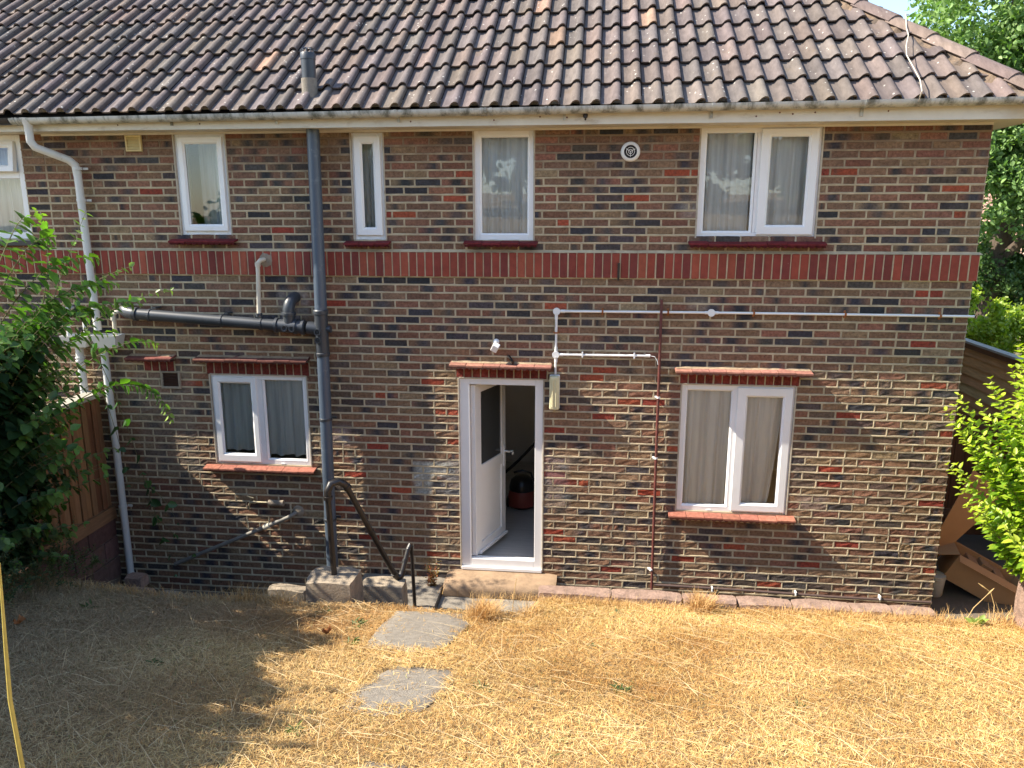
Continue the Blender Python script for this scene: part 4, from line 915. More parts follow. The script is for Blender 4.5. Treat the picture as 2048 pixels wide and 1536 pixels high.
LBL = ['pink kerb stone nearest the door step, first of the lawn edging', 'long pink kerb stone second from the door in the lawn edging', 'pink kerb stone just left of the tall straw tuft at the lawn edge', 'pink kerb stone below the left half of the large ground floor window', 'pink kerb stone below the right half of the large ground floor window', 'low pink kerb stone sixth along the lawn edging from the door', 'small low kerb stone at the far right end of the lawn edging']
for e in ends:
    zt = .372 - .003 * i
    stonebox('kerb_stone', LBL[i], 'kerb stone', xk + .003, e - .003, -.93, -.78, .05, zt, 'kerb', i * 3 + 1, 'kerb stones edging the lawn', .07); xk = e; i += 1
stonebox('stone_pillar', 'chunky weathered stone block carrying the tall end of the handrail', 'stone block', -5.41, -5.02, -1.36, -1.06, .12, .58, 'stone', 5, rough=.045)
stonebox('stone_block', 'lower weathered block behind the handrail left of the door steps', 'stone block', -5.10, -4.73, -.90, -.72, -.15, .34, 'stone', 9, rough=.05)
stonebox('stone_block', 'flat broken paving piece at the foot of the shaded wall left of the stone pillar', 'stone block', -6.12, -5.76, -.55, -.42, -.3, .055, 'stone', 12, rough=.08)
mb = None
def slabstone(name, label, pts, th_, seed, m='slab'):
    mb = MB(); n = len(pts); P = []
    cx = sum(p[0] for p in pts) / n; cy = sum(p[1] for p in pts) / n
    ring_ = []
    for k in range(n):
        a, b = Vector(pts[k]), Vector(pts[(k + 1) % n])
        for t in (0, .33, .66):
            q = a.lerp(b, t); w = mnoise.noise(Vector((q.x * 8, q.y * 8, seed))) * .02; ring_.append((q.x + w, q.y + w))
    m_ = len(ring_); vs = []
    for s_, dz in ((1.0, -.06), (1.0, th_ - .006), (.97, th_), (.6, th_ + .002), (.25, th_ + .002)):
        for (x, y) in ring_:
            X, Y = cx + (x - cx) * s_, cy + (y - cy) * s_; vs.append((X, Y, .27 + SL * (-.8 - Y) + dz + .003 * mnoise.noise(Vector((X * 12, Y * 12, 0)))))
    vs.append((cx, cy, .27 + SL * (-.8 - cy) + th_)); fs = []
    for r in range(4):
        for k in range(m_): fs.append((r * m_ + k, r * m_ + (k + 1) % m_, (r + 1) * m_ + (k + 1) % m_, (r + 1) * m_ + k))
    for k in range(m_): fs.append((4 * m_ + k, 4 * m_ + (k + 1) % m_, 5 * m_))
    mb.add(vs, fs)
    return tag(obj(name, mb, m, smooth=True, tint=False), label, 'paving slab', 'stepping stones in the lawn')
slabstone('stepping_stone', 'large pinkish grey stepping stone nearest the house', [(-4.62, -1.50), (-4.12, -1.46), (-4.00, -1.72), (-4.08, -2.28), (-4.26, -2.42), (-4.60, -2.36), (-4.63, -2.0)], .014, 1)
slabstone('stepping_stone', 'middle grey stepping stone half sunk in the straw', [(-4.30, -2.64), (-3.96, -2.68), (-3.90, -2.90), (-4.0, -3.30), (-4.20, -3.40), (-4.42, -3.34), (-4.44, -3.05)], .010, 2)
slabstone('stepping_stone', 'nearly buried stepping stone closest to the camera', [(-4.10, -3.85), (-3.92, -3.88), (-3.90, -4.1), (-4.0, -4.3), (-4.2, -4.3), (-4.22, -4.02)], .004, 3)
hr = thing('handrail', 'bent black iron pipe handrail beside the steps down to the door', 'handrail', (-5.2, -1.2, .5))
mb = MB(); mb.tube([(-5.215, -1.20, .5), (-5.235, -1.20, 1.27)], .024, 14); part('post', mb, 'iron', hr, smooth=True, tint=False)
mb = MB(); mb.tube([(-5.235, -1.20, 1.24), (-5.235, -1.20, 1.30), (-5.215, -1.175, 1.355), (-5.17, -1.13, 1.365), (-5.13, -1.09, 1.325), (-5.11, -1.07, 1.28)], .031, 14)
for p, ax in (((-5.235, -1.2, 1.245), (0, 0, 1)), ((-5.115, -1.075, 1.295), (.4, .42, -.95))): mb.lathe(p, ax, [(-.016, .031), (-.014, .036), (.014, .036), (.016, .031)], 14)
part('elbow', mb, 'iron', hr, smooth=True, tint=False)
mb = MB(); mb.tube([(-5.12, -1.08, 1.31), (-4.84, -.80, .44), (-4.815, -.775, .39)], .024, 14); mb.lathe((-4.97, -.93, .845), (.28, .28, -.87), [(-.02, .0245), (-.02, .029), (.02, .029), (.02, .0245)], 14); part('rail', mb, 'iron', hr, smooth=True, tint=False)
mb = MB(); mb.tube([(-4.83, -.79, .41), (-4.805, -.765, .355), (-4.78, -.74, .365), (-4.765, -.72, .41)], .029, 14); part('elbow', mb, 'iron', hr, smooth=True, tint=False)
mb = MB(); mb.tube([(-4.77, -.725, .40), (-4.735, -.62, .58)], .022, 14); mb.lathe((-4.755, -.68, .48), (.035, .1, .18), [(-.012, .0225), (-.012, .028), (.012, .028), (.012, .0225)], 14); part('rail', mb, 'iron', hr, smooth=True, tint=False)
mb = MB(); mb.tube([(-4.738, -.63, .565), (-4.73, -.61, .592), (-4.715, -.60, .57)], .024, 14); part('elbow', mb, 'iron', hr, smooth=True, tint=False)
mb = MB(); mb.tube([(-4.715, -.60, .58), (-4.70, -.60, .0)], .017, 12); part('post', mb, 'iron', hr, smooth=True, tint=False)
mb = MB(); mb.tube([(-4.79, -.755, .37), (-4.79, -.76, .05)], .020, 12); part('post', mb, 'iron', hr, smooth=True, tint=False)
for k, (x, y, z, s_) in enumerate([(-7.45, -.85, .0, .20), (-7.18, -.9, .0, .24), (-6.95, -.78, -.05, .18), (-7.3, -.7, .08, .16)]):
    tag(rock('rubble', (x, y, z + .08), (s_, s_ * .7, s_ * .6), 'kerb' if k % 2 else 'stone', 20 + k, rough=.16), ['grey rubble lump by the foot of the white downpipe', 'biggest reddish rubble lump at the foot of the shaded wall', 'small grey rubble piece right of the reddish lump', 'reddish rubble piece on top of the others by the downpipe'][k], 'rubble', 'rubble by the downpipe')
tag(rock('brick_pillar', (.30, -1.06, .50), (.24, .24, .74), 'kerb', 31, rough=.03), 'reddish brick pier under the bright green bush at the right edge', 'pillar')

# ------------------------------------------------------------------ fences
def plank(mb, p0, p1, z0, z1, out, th_):
    """box between plan points p0,p1"""
    a = Vector((p0[0], p0[1], 0)); b = Vector((p1[0], p1[1], 0)); n = Vector(out) * th_
    vs = [a, b, b + n, a + n]; vs = [(v.x, v.y, z0) for v in vs] + [(v.x, v.y, z1) for v in vs]
    mb.add(vs, [(0, 3, 2, 1), (4, 5, 6, 7), (0, 1, 5, 4), (1, 2, 6, 5), (2, 3, 7, 6), (3, 0, 4, 7)])
fl = thing('board_fence', 'brown vertical board fence standing on a low block wall at the left boundary', 'fence', (-7.97, -1.5, 0))
WOODC = [(.24, .115, .052), (.27, .135, .060), (.20, .092, .044), (.29, .15, .07)]
def fz(y): return max(0, -y - 1.2) * .25
yy = .0
mb = MB(); k = 0
while yy > -8:
    mb.cur = jit(random.choice(WOODC), .22); a = .010 * (k % 2); plank(mb, (-7.97 + a, yy), (-7.97 + a, yy - .066), .60 + fz(yy), 1.74 + fz(yy), (1, 0, 0), .014); yy -= .076; k += 1
mb.cur = (.05, .03, .02)
for a in np.arange(.0, -8, -1.0): plank(mb, (-7.975, a), (-7.975, a - 1), .58 + fz(a), 1.74 + fz(a), (-1, 0, 0), .01)
part('boards', mb, 'fence', fl)
mb = MB(); mb.cur = (.26, .14, .07)
for a in np.arange(.0, -8, -1.0):
    vs = []
    for y in (a, a - 1.0):
        z = .47 + fz(y); vs += [(-7.985, y, z), (-7.915, y, z), (-7.915, y, z + .13), (-7.985, y, z + .13)]
    mb.add(vs, [(0, 1, 5, 4), (1, 2, 6, 5), (2, 3, 7, 6), (3, 0, 4, 7)])
part('gravel_board', mb, 'fence_h', fl)
mb = MB()
for a in np.arange(.0, -8, -1.0):
    vs = []
    for y in (a, a - 1.0):
        z = 1.74 + fz(y); vs += [(-8.02, y, z), (-7.90, y, z), (-7.90, y, z + .045), (-8.02, y, z + .055)]
    mb.add(vs, [(0, 1, 5, 4), (1, 2, 6, 5), (2, 3, 7, 6), (3, 0, 4, 7), (0, 3, 2, 1), (4, 5, 6, 7)])
part('capping', mb, 'greywood', fl, tint=False)
bw = MB()
for r in range(3):
    y = .0 - (.22 if r % 2 else 0); 
    if r % 2: bw.cur = jit((.15, .085, .07), .2); bw.box(-8.05, -7.93, -.21, -.005, -.15 + r * .215 + .008, -.15 + r * .215 + .207)
    while y > -2.4:
        bw.cur = jit((.15, .085, .07), .22); bw.box(-8.05, -7.93 + random.uniform(-.004, .004), y - .43, y - .01, -.15 + r * .215 + .008, -.15 + r * .215 + .207); y -= .44
bw.cur = (.18, .13, .10); bw.box(-8.04, -7.945, -2.4, 0, -.4, .465)
tag(obj('block_wall', bw, 'block', bevel=.006), 'low brown block wall under the left fence, stepping down to the yard', 'wall')
fr_ = thing('shiplap_fence', 'brown horizontal board fence with grey capping down the right side passage', 'fence', (1.5, 2.5, 0))
mb = MB(); z = -.12; k = 0
while z < 1.86:
    for (a, b) in ((-.3, 1.52), (1.52, 3.34), (3.34, 5.2), (5.2, 7.0)):
        mb.cur = tuple(min(.62, q * 2.7) for q in jit(random.choice(WOODC), .18))
        vs = [(1.50, a, z), (1.50, b, z), (1.478, b, z), (1.478, a, z), (1.50, a, z + .13), (1.50, b, z + .13), (1.494, b, z + .13), (1.494, a, z + .13)]
        mb.add(vs, [(0, 3, 2, 1), (4, 5, 6, 7), (0, 1, 5, 4), (1, 2, 6, 5), (2, 3, 7, 6), (3, 0, 4, 7)])
    z += .118; k += 1
part('boards', mb, 'fence_h', fr_)
for y in (-.28, 1.5, 3.32, 5.18):
    mb = MB(); mb.cur = (.24, .12, .06); mb.box(1.44, 1.476, y, y + .06, -.1, 1.90); part('post', mb, 'fence', fr_)
mb = MB(); mb.box(1.43, 1.54, -.3, 7.0, 1.925, 1.95); part('capping', mb, 'greywood', fr_, tint=False)
mb = MB(); mb.cur = (.20, .10, .05); mb.box(1.455, 1.475, -.3, 7, 1.86, 1.92); mb.box(1.455, 1.475, -.3, 7, .55, .66); part('rail', mb, 'fence_h', fr_)
f3 = thing('shiplap_fence', 'brown board fence running up the sloping right edge of the lawn outside the picture', 'fence', (1.75, -4, .5))
mb = MB()
for a in np.arange(-.4, -9.4, -1.8):
    g0 = lawn_z(1.75, max(a - .9, -6.9)) - .1
    for q in range(14):
        mb.cur = tuple(v_ * 1.6 for v_ in jit(random.choice(WOODC), .18)); z = g0 + q * .118
        mb.add([(1.75, a, z), (1.75, a - 1.79, z), (1.728, a - 1.79, z), (1.728, a, z), (1.75, a, z + .13), (1.75, a - 1.79, z + .13), (1.744, a - 1.79, z + .13), (1.744, a, z + .13)], [(0, 1, 2, 3), (4, 7, 6, 5), (0, 4, 5, 1), (1, 5, 6, 2), (2, 6, 7, 3), (3, 7, 4, 0)])
part('boards', mb, 'fence_h', f3)
bk = thing('side_gate', 'dark board gate closing the right side passage behind the cardboard', 'gate', (.8, 1.9, 0))
mb = MB(); x = .02
while x < 1.38: mb.cur = tuple(q * .8 for q in jit(WOODC[2], .25)); mb.box(x, x + .105, 1.9 + random.uniform(0, .004), 1.92, -.11, 1.30); x += .112
part('boards', mb, 'fence', bk)
for (p, q) in ((1.08, 1.20), (.1, .2)):
    mb = MB(); mb.cur = (.17, .10, .06); mb.box(.03, 1.42, 1.865, 1.899, p, q); part('rail', mb, 'fence_h', bk)

# ------------------------------------------------------------------ cardboard, tub
cs = thing('cardboard_sheet', 'large flat cardboard sheet leaning in the side passage by the house corner', 'cardboard', (.5, .7, -.13))
a, b, c, d_ = Vector((.22, .50, .13)), Vector((.47, .62, -.02)), Vector((1.05, 1.0, .62)), Vector((.62, .86, 1.08))
lo, hi_ = Vector((.06, .50, .08)), Vector((.60, .80, 1.02))
wv = Vector((.42, .12, -.27)); nv = (hi_ - lo).cross(wv).normalized() * .006
mb = MB(); q = [lo, lo + wv * .12, hi_ + wv, hi_]; q2 = [v + nv for v in q]; mb.add(q + q2, [(0, 3, 2, 1), (4, 5, 6, 7), (0, 1, 5, 4), (1, 2, 6, 5), (2, 3, 7, 6), (3, 0, 4, 7)]); part('panel', mb, 'card', cs, tint=False)
mb = MB(); q = [hi_ + wv * .05 + nv * -.6, hi_ + wv * .95 + nv * -.6, hi_ + wv * .95 - (hi_ - lo) * .02 + nv * -.6, hi_ + wv * .05 - (hi_ - lo) * .02 + nv * -.6]
for k in (2, 4, 5.2): mb.add([v - (hi_ - lo) * .03 * k for v in q], [(0, 1, 2, 3)])
part('crease', mb, 'card_dark', cs, tint=False)
bx = thing('cardboard_box', 'open brown cardboard box tipped over in the side passage', 'box', (.6, .5, -.13))
BM = Matrix.Translation((.64, .50, .04)) @ Matrix.Rotation(R(-14), 4, 'Z') @ Matrix.Rotation(R(26), 4, 'Y')
mb = MB(); W_, D2, H_ = .32, .18, .14; t = .005
mb.box(-W_, W_, -D2, -D2 + t, -H_, H_, BM); mb.box(-W_, W_, D2 - t, D2, -H_, H_, BM); mb.box(-W_, -W_ + t, -D2 + t, D2 - t, -H_, H_, BM); mb.box(W_ - t, W_, -D2 + t, D2 - t, -H_, H_, BM); mb.box(-W_ + t, W_ - t, -D2 + t, D2 - t, -H_, -H_ + t, BM)
part('carton', mb, 'card', bx, tint=False)
for ang, yy_ in ((200, -D2), (-25, D2)):
    mb = MB(); F = BM @ Matrix.Translation((0, yy_, H_ + .001)) @ Matrix.Rotation(R(ang), 4, 'X'); mb.box(-W_, W_, .002, .10, 0, .004, F); part('flap', mb, 'card', bx, tint=False)
mb = MB(); F = BM @ Matrix.Translation((-W_, 0, H_ + .001)) @ Matrix.Rotation(R(-35), 4, 'Y'); mb.box(-.20, 0, -D2, D2, 0, .004, F); part('flap', mb, 'card', bx, tint=False)
mb = MB()
for k in range(3): mb.box(-.2 + k * .13, -.10 + k * .13, -.10 + .04 * (k % 2), .08 + .03 * k, H_ - .10, H_ - .02 + .02 * (k % 2), BM)
part('packing', mb, 'card_dark', bx, bevel=.004, tint=False)
bu = thing('paint_tub', 'grubby white paint tub on the ground by the house corner', 'tub', (.19, .40, -.13))
mb = MB(); mb.lathe((.19, .42, -.128), (0, 0, 1), [(0, .078), (.01, .084), (.17, .095), (.175, .100), (.19, .100), (.192, .092)], 24); part('tub', mb, 'white_tub', bu, smooth=True, tint=False)
mb = MB(); mb.lathe((.19, .42, .066), (0, 0, 1), [(0, .098), (.012, .098), (.014, .085)], 24); part('lid', mb, 'pipe_cream', bu, smooth=True, tint=False)

# ------------------------------------------------------------------ vacuum cleaner in the hall
vc = thing('vacuum_cleaner', 'round red and black vacuum cleaner on the hall floor seen through the open door', 'vacuum cleaner', (-3.93, 1.54, .155))
c = Vector((-3.93, 1.54, .155))
mb = MB(); mb.lathe(c, (0, 0, 1), [(0.02, .14), (.04, .165), (.12, .165), (.20, .150), (.215, .14)], 28); part('drum', mb, 'vac_red', vc, smooth=True, tint=False)
mb = MB(); mb.lathe(c, (0, 0, 1), [(.217, .150), (.24, .152), (.33, .13), (.37, .08), (.38, .02)], 28); part('lid', mb, 'vac_black', vc, smooth=True, tint=False)
for sx in (-1, 1):
    mb = MB(); mb.lathe(c + Vector((sx * .15, -.03, .065)), (sx, 0, 0), [(0, .064), (.02, .064), (.03, .04)], 20); part('wheel', mb, 'vac_black', vc, smooth=True, tint=False)
mb = MB(); mb.tube([c + Vector((-.10, .03, .40)), c + Vector((0, .03, .43)), c + Vector((.10, .03, .40)), c + Vector((.12, .03, .34))], .012, 8); part('carry_handle', mb, 'vac_black', vc, smooth=True, tint=False)
mb = MB(); mb.tube([(-4.28, 1.74, .36), (-3.98, 1.74, .66), (-3.68, 1.74, 1.0)], .017, 10); mb.tube([(-3.68, 1.74, 1.0), (-3.60, 1.7, 1.02), (-3.55, 1.65, .9), (-3.65, 1.55, .6), (-3.85, 1.5, .45)], .02, 10); part('wand', mb, 'vac_black', vc, smooth=True, tint=False)

# ------------------------------------------------------------------ foliage
def leaf_arrays(P, D, N, S, W, C, fold=.25):
    """pointed oval leaves folded on the midrib: 6 verts, 2 quads each"""
    n = len(P); D = D / np.linalg.norm(D, axis=1, keepdims=True); X = np.cross(D, N); X /= (np.linalg.norm(X, axis=1, keepdims=True) + 1e-9); Z = np.cross(X, D)
    S = S[:, None]; W = (W * np.ones(n))[:, None] if np.ndim(W) == 0 else W[:, None]
    def pt(a, b, c): return P + D * S * a + X * S * W * b + Z * S * c
    V = np.stack([pt(0, 0, 0), pt(.30, -.5, fold * .35), pt(.68, -.40, fold * .22 - .04), pt(1, 0, -.12), pt(.68, .40, fold * .22 - .04), pt(.30, .5, fold * .35)], 1).reshape(-1, 3)
    b = np.arange(n)[:, None] * 6; F = np.concatenate([b + np.array([[0, 1, 2, 3]]), b + np.array([[0, 3, 4, 5]])], 0)
    return V, F, np.repeat(C, 6, 0)
def rdir(n, up=0.0):
    v = rng.normal(size=(n, 3)); v[:, 2] += up; return v / np.linalg.norm(v, axis=1, keepdims=True)
def cols(n, a, b, v=.2):
    t = rng.random((n, 1)); c = np.array(a) * (1 - t) + np.array(b) * t; return c * (1 + rng.uniform(-v, v, (n, 1)))
def crown_pts(n, blobs, shell=.55):
    """points in clumps on the outer part of several ellipsoids"""
    w = np.array([b[3] * b[4] * b[5] for b in blobs]) ** .67; w /= w.sum(); out = []
    for b, k in zip(blobs, rng.multinomial(n, w)):
        m = max(6, k // 90); cd_ = rdir(m); cr = (shell + (1 - shell) * rng.random(m) ** .6)[:, None]; cc = cd_ * cr
        idx = rng.integers(0, m, k); p = cc[idx] + rng.normal(size=(k, 3)) * .11
        out.append(np.array(b[:3]) + p * np.array(b[3:6]))
    return np.concatenate(out)
def tree(label, base, h, blobs, n, size, ca, cb, trunk=.16, limbs=6, group=None, cat='tree', name='tree', lean=(0, 0), mat='leaf_tree', up=.5):
    t = thing(name, label, cat, base, group); b = Vector(base); rs = random.Random(hash(label) % 999 if False else len(label))
    mb = MB(); top = b + Vector((lean[0], lean[1], h * .75)); mid = b.lerp(top, .5) + Vector((rs.uniform(-.1, .1), rs.uniform(-.1, .1), 0)) * h * .1
    mb.tube([b, b.lerp(mid, .5), mid, mid.lerp(top, .5), top], [trunk * 1.25, trunk, trunk * .8, trunk * .55, trunk * .25], 12)
    for k in range(limbs):
        bl = blobs[k % len(blobs)]; s0 = b.lerp(top, rs.uniform(.3, .75)); e = Vector(bl[:3]) + Vector([rs.uniform(-.6, .6) * bl[3 + i] for i in range(3)]); m_ = s0.lerp(e, .5) + Vector((0, 0, h * .03))
        mb.tube([s0, m_, e], [trunk * .5, trunk * .3, trunk * .08], 8)
    part('trunk', mb, 'bark', t, smooth=True, tint=False)
    P = crown_pts(n, blobs); V, F, C = leaf_arrays(P, rdir(n, -.3), rdir(n, up), size * rng.uniform(.7, 1.3, n), .6, cols(n, ca, cb))
    np_mesh('crown', V, F, C, mat, t); return t
# right background tree, its dark lower companion, light shrub behind fence
tree('tall leafy green tree beyond the right roof corner with a leaning dark trunk', (6.7, 14, -.5), 11, [(6.6, 14, 8.6, 2.3, 2.0, 2.4), (8.2, 13.6, 6.8, 2.4, 2.0, 2.2), (7.2, 14, 11, 2.2, 2, 1.6), (9.5, 14.5, 9.5, 2.2, 2, 2.4), (5.95, 13.8, 6.6, 1.2, 1.2, 1.5), (6.9, 13.2, 5.2, 1.3, 1.2, 1.3), (6.1, 13.2, 4.2, .9, .7, 1.2), (7.6, 13.0, 4.0, 1.2, .7, 1.1), (6.5, 12.8, 5.2, 1.0, .6, 1.0)], 75000, .13, (.13, .23, .07), (.24, .36, .12), .30, 12, lean=(.9, 0))
tree('dark green shrubby tree low behind the side passage', (7.2, 14.5, -.5), 4.2, [(6.6, 14.5, 1.9, 1.2, 1.2, 1.2), (8.2, 14.5, 1.6, 1.5, 1.2, 1.2), (5.5, 14.6, 1.6, .8, .8, 1.5), (7.4, 14.3, 2.6, .7, .6, .6)], 26000, .11, (.05, .10, .03), (.10, .17, .045), .12, 5)
tree('yellow green shrub spilling up just behind the right side fence', (2.6, 4.6, -.46), 2.2, [(2.35, 4.6, 1.95, .42, .4, .55), (2.9, 4.9, 1.6, .5, .45, .6), (3.2, 4.4, 1.9, .4, .35, .5), (2.15, 4.4, 1.3, .3, .3, .6)], 11000, .065, (.22, .34, .04), (.36, .42, .05), .03, 6, cat='shrub', name='shrub', mat='leaf_bright')
# trees behind the camera: seen in the window panes
GB = 'garden trees behind the camera'
for k, (x, y, h) in enumerate([(-9.5, -21, 7.5), (-6.2, -23, 6.5), (-3.0, -22, 8.0), (.5, -22.5, 7), (3.6, -20, 8), (6.5, -22, 6.5)]):
    z = lawn_z(x, y) - .1
    tag(tree(['squat garden tree at the left end of the row behind the camera', 'low garden tree second from the left behind the camera', 'tall garden tree third in the row behind the camera', 'medium garden tree right of the middle behind the camera', 'broad garden tree second from the right behind the camera', 'low garden tree at the right end of the row behind the camera'][k], (x, y, z), h, [(x, y, z + h * .62, 1.9, 1.6, h * .3), (x + .9, y + .4, z + h * .42, 1.4, 1.3, h * .22), (x - .9, y, z + h * .40, 1.4, 1.3, h * .24), (x, y + .3, z + h * .22, 1.7, 1.0, h * .18)], 9000, .26, (.07, .13, .03), (.17, .24, .06), .16, 5), group=GB)
tree('round green tree far right of the distant pale roofed house', (15, 19, -.5), 8, [(15, 19, 5.0, 2.4, 2.2, 2.4), (13.4, 19.5, 4.0, 1.6, 1.5, 1.8), (16.6, 18.6, 4.2, 1.8, 1.6, 2.0)], 14000, .24, (.09, .17, .05), (.18, .27, .08), .22, 6)
tree('dense hedge tree outside the picture beyond the right hand fence', (4.4, -1.5, -.4), 3.2, [(4.2, -1.5, 1.9, 1.0, 1.6, 1.2), (4.6, .8, 1.6, .9, 1.5, 1.2), (4.3, -3.8, 2.3, 1.0, 1.5, 1.2)], 14000, .12, (.06, .13, .035), (.12, .20, .05), .08, 6, cat='shrub', name='tall_shrub')
# neighbour house far right
nh_ = thing('brick_bungalow', 'distant house with pale red tiled roof seen behind the tree trunk at right', 'house', (13, 25, 0))
mb = MB(); mb.cur = (.28, .17, .12); mb.box(9.2, 22, 23, 30, -.45, 2.15); part('wall', mb, 'block', nh_)
mb = MB(); rows = 26
for r in range(rows):
    for c_ in range(64):
        x = 8.6 + c_ * .22; s0 = r * .19; y = 22.5 + s0 * .77; z = 1.95 + s0 * .64
        mb.cur = jit((.42, .26, .20), .18); mb.add([(x, y, z + .04), (x + .13, y, z + .04), (x + .17, y - .01, z + .075), (x + .22, y, z + .04), (x, y + .16, z + .14), (x + .13, y + .16, z + .14), (x + .17, y + .15, z + .175), (x + .22, y + .16, z + .14), (x, y, z), (x + .22, y, z)], [(0, 1, 5, 4), (1, 2, 6, 5), (2, 3, 7, 6), (8, 9, 3, 2, 1, 0)])
part('roof', mb, 'roof', nh_)
mb = MB(); mb.quad((8.6, 26.7, 5.2), (22.7, 26.7, 5.2), (22.7, 30.6, 1.9), (8.6, 30.6, 1.9)); part('rear_roof', mb, 'dark', nh_, tint=False)
mb = MB(); mb.ring((10.3, 11.6, .9, 1.8), (10.4, 11.5, 1.0, 1.7), 22.97, 23.02); mb.box(8.6, 22.6, 22.48, 22.5, 1.84, 1.98); wn_ = part('window', mb, 'upvc', nh_, tint=False)
mb = MB(); mb.quad((10.38, 22.99, .98), (11.52, 22.99, .98), (11.52, 22.99, 1.72), (10.38, 22.99, 1.72)); part('pane', mb, 'dark_glass', wn_, tint=False)

# privet: arching stems with paired bright leaves
def stems_bush(name, label, cat, root, stems, leaf, ca, cb, mat, w=.42, pair=.03, droop=.0, stemr=.004, tipc=None, fold=.35, start=.25, spread=.9):
    t = thing(name, label, cat, root); mb = MB(); PP, DD, NN, SS, CC = [], [], [], [], []
    for (p0, p1, p2) in stems:
        p0, p1, p2 = map(Vector, (p0, p1, p2)); L = (p1 - p0).length + (p2 - p1).length; n = max(3, int(L / pair))
        pts = [p0.lerp(p1, k / 8).lerp(p1.lerp(p2, k / 8), k / 8) for k in range(9)]; mb.tube(pts, [stemr * (1 - .75 * k / 8) for k in range(9)], 5, False)
        rot = random.uniform(0, 6)
        for k in range(n):
            t_ = start + (1 - start) * k / (n - 1); p = p0.lerp(p1, t_).lerp(p1.lerp(p2, t_), t_); tg = ((p1 - p0).lerp(p2 - p1, t_)).normalized()
            u = tg.orthogonal().normalized(); u.rotate(Matrix.Rotation(rot + k * 1.57 + random.uniform(-.3, .3), 3, tg))
            for sg in (-1, 1):
                d = (u * sg * spread + tg * random.uniform(.5, .9) + Vector((0, 0, -droop + random.uniform(-.15, .15)))).normalized()
                PP.append(p); DD.append(d); NN.append(tuple((tg + Vector((0, 0, .8))).normalized())); SS.append(leaf * random.uniform(.5, 1.25) * (1 - .45 * t_ ** 3))
                a = np.array(ca) if random.random() < .5 else np.array(cb)
                if tipc and t_ > .75: a = a * (1 - (t_ - .75) * 3) + np.array(tipc) * (t_ - .75) * 3
                CC.append(a * random.uniform(.75, 1.25))
    part('stems', mb, 'stem', t, smooth=True, tint=False)
    V, F, C = leaf_arrays(np.array([tuple(p) for p in PP]), np.array([tuple(p) for p in DD]), np.array(NN), np.array(SS), w, np.array(CC), fold); np_mesh('leaves', V, F, C, mat, t); return t
rs = random.Random(5); st = []
root = Vector((.36, -1.08, .74))
for k in range(270):
    az = rs.uniform(0, 2 * math.pi); rad = rs.uniform(.05, .88) ** 1.0; hh = rs.uniform(.10, 2.10) * (1 - .45 * (rad / .85) ** 2); e = root + Vector((math.cos(az) * rad, math.sin(az) * rad * .75, hh + .35))
    m_ = root + Vector((math.cos(az) * rad * .45, math.sin(az) * rad * .4, hh * .70)); s0 = root + Vector((math.cos(az) * .08, math.sin(az) * .08, hh * .25))
    if e.z < 1.4: e.x = max(e.x, -.30 + (1.4 - e.z) * .8)
    st.append((s0, m_, e))
for (x, y, z) in ((-.30, -1.15, 2.05), (-.36, -1.05, 1.82), (-.28, -1.2, 1.42), (-.10, -1.2, 2.35), (.02, -1.1, 2.5), (-.22, -1.2, 1.68), (.1, -1.3, 2.6)): st.append((root + Vector((-.1, 0, (z - .75) * .55)), root + Vector((-.4, -.05, (z - .75) * .75)), (x, y, z)))
stems_bush('privet_bush', 'bright yellow green privet bush at the right edge in full sun', 'shrub', tuple(root), st, .098, (.17, .30, .025), (.35, .48, .04), 'leaf_bright', tipc=(.44, .50, .05), pair=.046, w=.54, spread=1.2)
# left shrub: big drooping heart leaves, mostly in shade
rs = random.Random(9); st = []; root = Vector((-7.75, -1.9, .5))
for k in range(340):
    az = rs.uniform(0, 2 * math.pi); e = Vector((-7.66 + math.cos(az) * rs.uniform(0, .74), -1.50 + math.sin(az) * rs.uniform(0, .75), rs.uniform(.75, 2.8)))
    if e.z < 1.3: e.x -= .22
    m_ = Vector((-7.8, -1.7, e.z * .7 + .3)); s0 = Vector((-7.85 + rs.uniform(-.1, .1), -1.8 + rs.uniform(-.3, .3), .45 + e.z * .25)); st.append((s0, m_, e))
ARM = []
for (x, y, z) in ((-6.85, -1.2, 2.95), (-7.0, -1.2, 3.15), (-6.72, -1.15, 2.80), (-7.05, -1.3, 2.75), (-7.45, -1.3, 3.45), (-7.35, -1.2, 3.30), (-7.0, -1.1, 2.55)): ARM.append(((-7.8, -1.6, z - .9), (-7.45, -1.4, z + .05), (x, y, z)))
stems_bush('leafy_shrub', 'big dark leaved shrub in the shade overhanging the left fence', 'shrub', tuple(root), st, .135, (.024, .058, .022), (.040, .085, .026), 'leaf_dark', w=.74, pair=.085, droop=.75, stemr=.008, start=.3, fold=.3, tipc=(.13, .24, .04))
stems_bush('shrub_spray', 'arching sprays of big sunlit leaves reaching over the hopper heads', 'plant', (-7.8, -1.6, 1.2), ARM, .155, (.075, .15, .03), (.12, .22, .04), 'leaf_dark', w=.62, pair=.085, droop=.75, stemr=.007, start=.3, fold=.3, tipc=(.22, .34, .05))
rs = random.Random(4); st = []
for (a, b, c_) in (((-7.9, -.9, 2.2), (-7.6, -.8, 3.0), (-7.35, -.75, 3.48)), ((-7.9, -1.0, 2.4), (-7.45, -.9, 2.9), (-6.95, -.85, 3.05)), ((-7.85, -1, 2.0), (-7.4, -.8, 2.75), (-6.7, -.7, 2.85)), ((-7.9, -.8, 1.9), (-7.3, -.6, 2.5), (-7.0, -.5, 2.35)), ((-7.9, -.8, 1.7), (-7.2, -.4, 2.3), (-7.05, -.3, 1.6)), ((-7.85, -.8, 2.6), (-7.6, -.8, 3.2), (-7.9, -.6, 3.5))): st.append((a, b, c_))
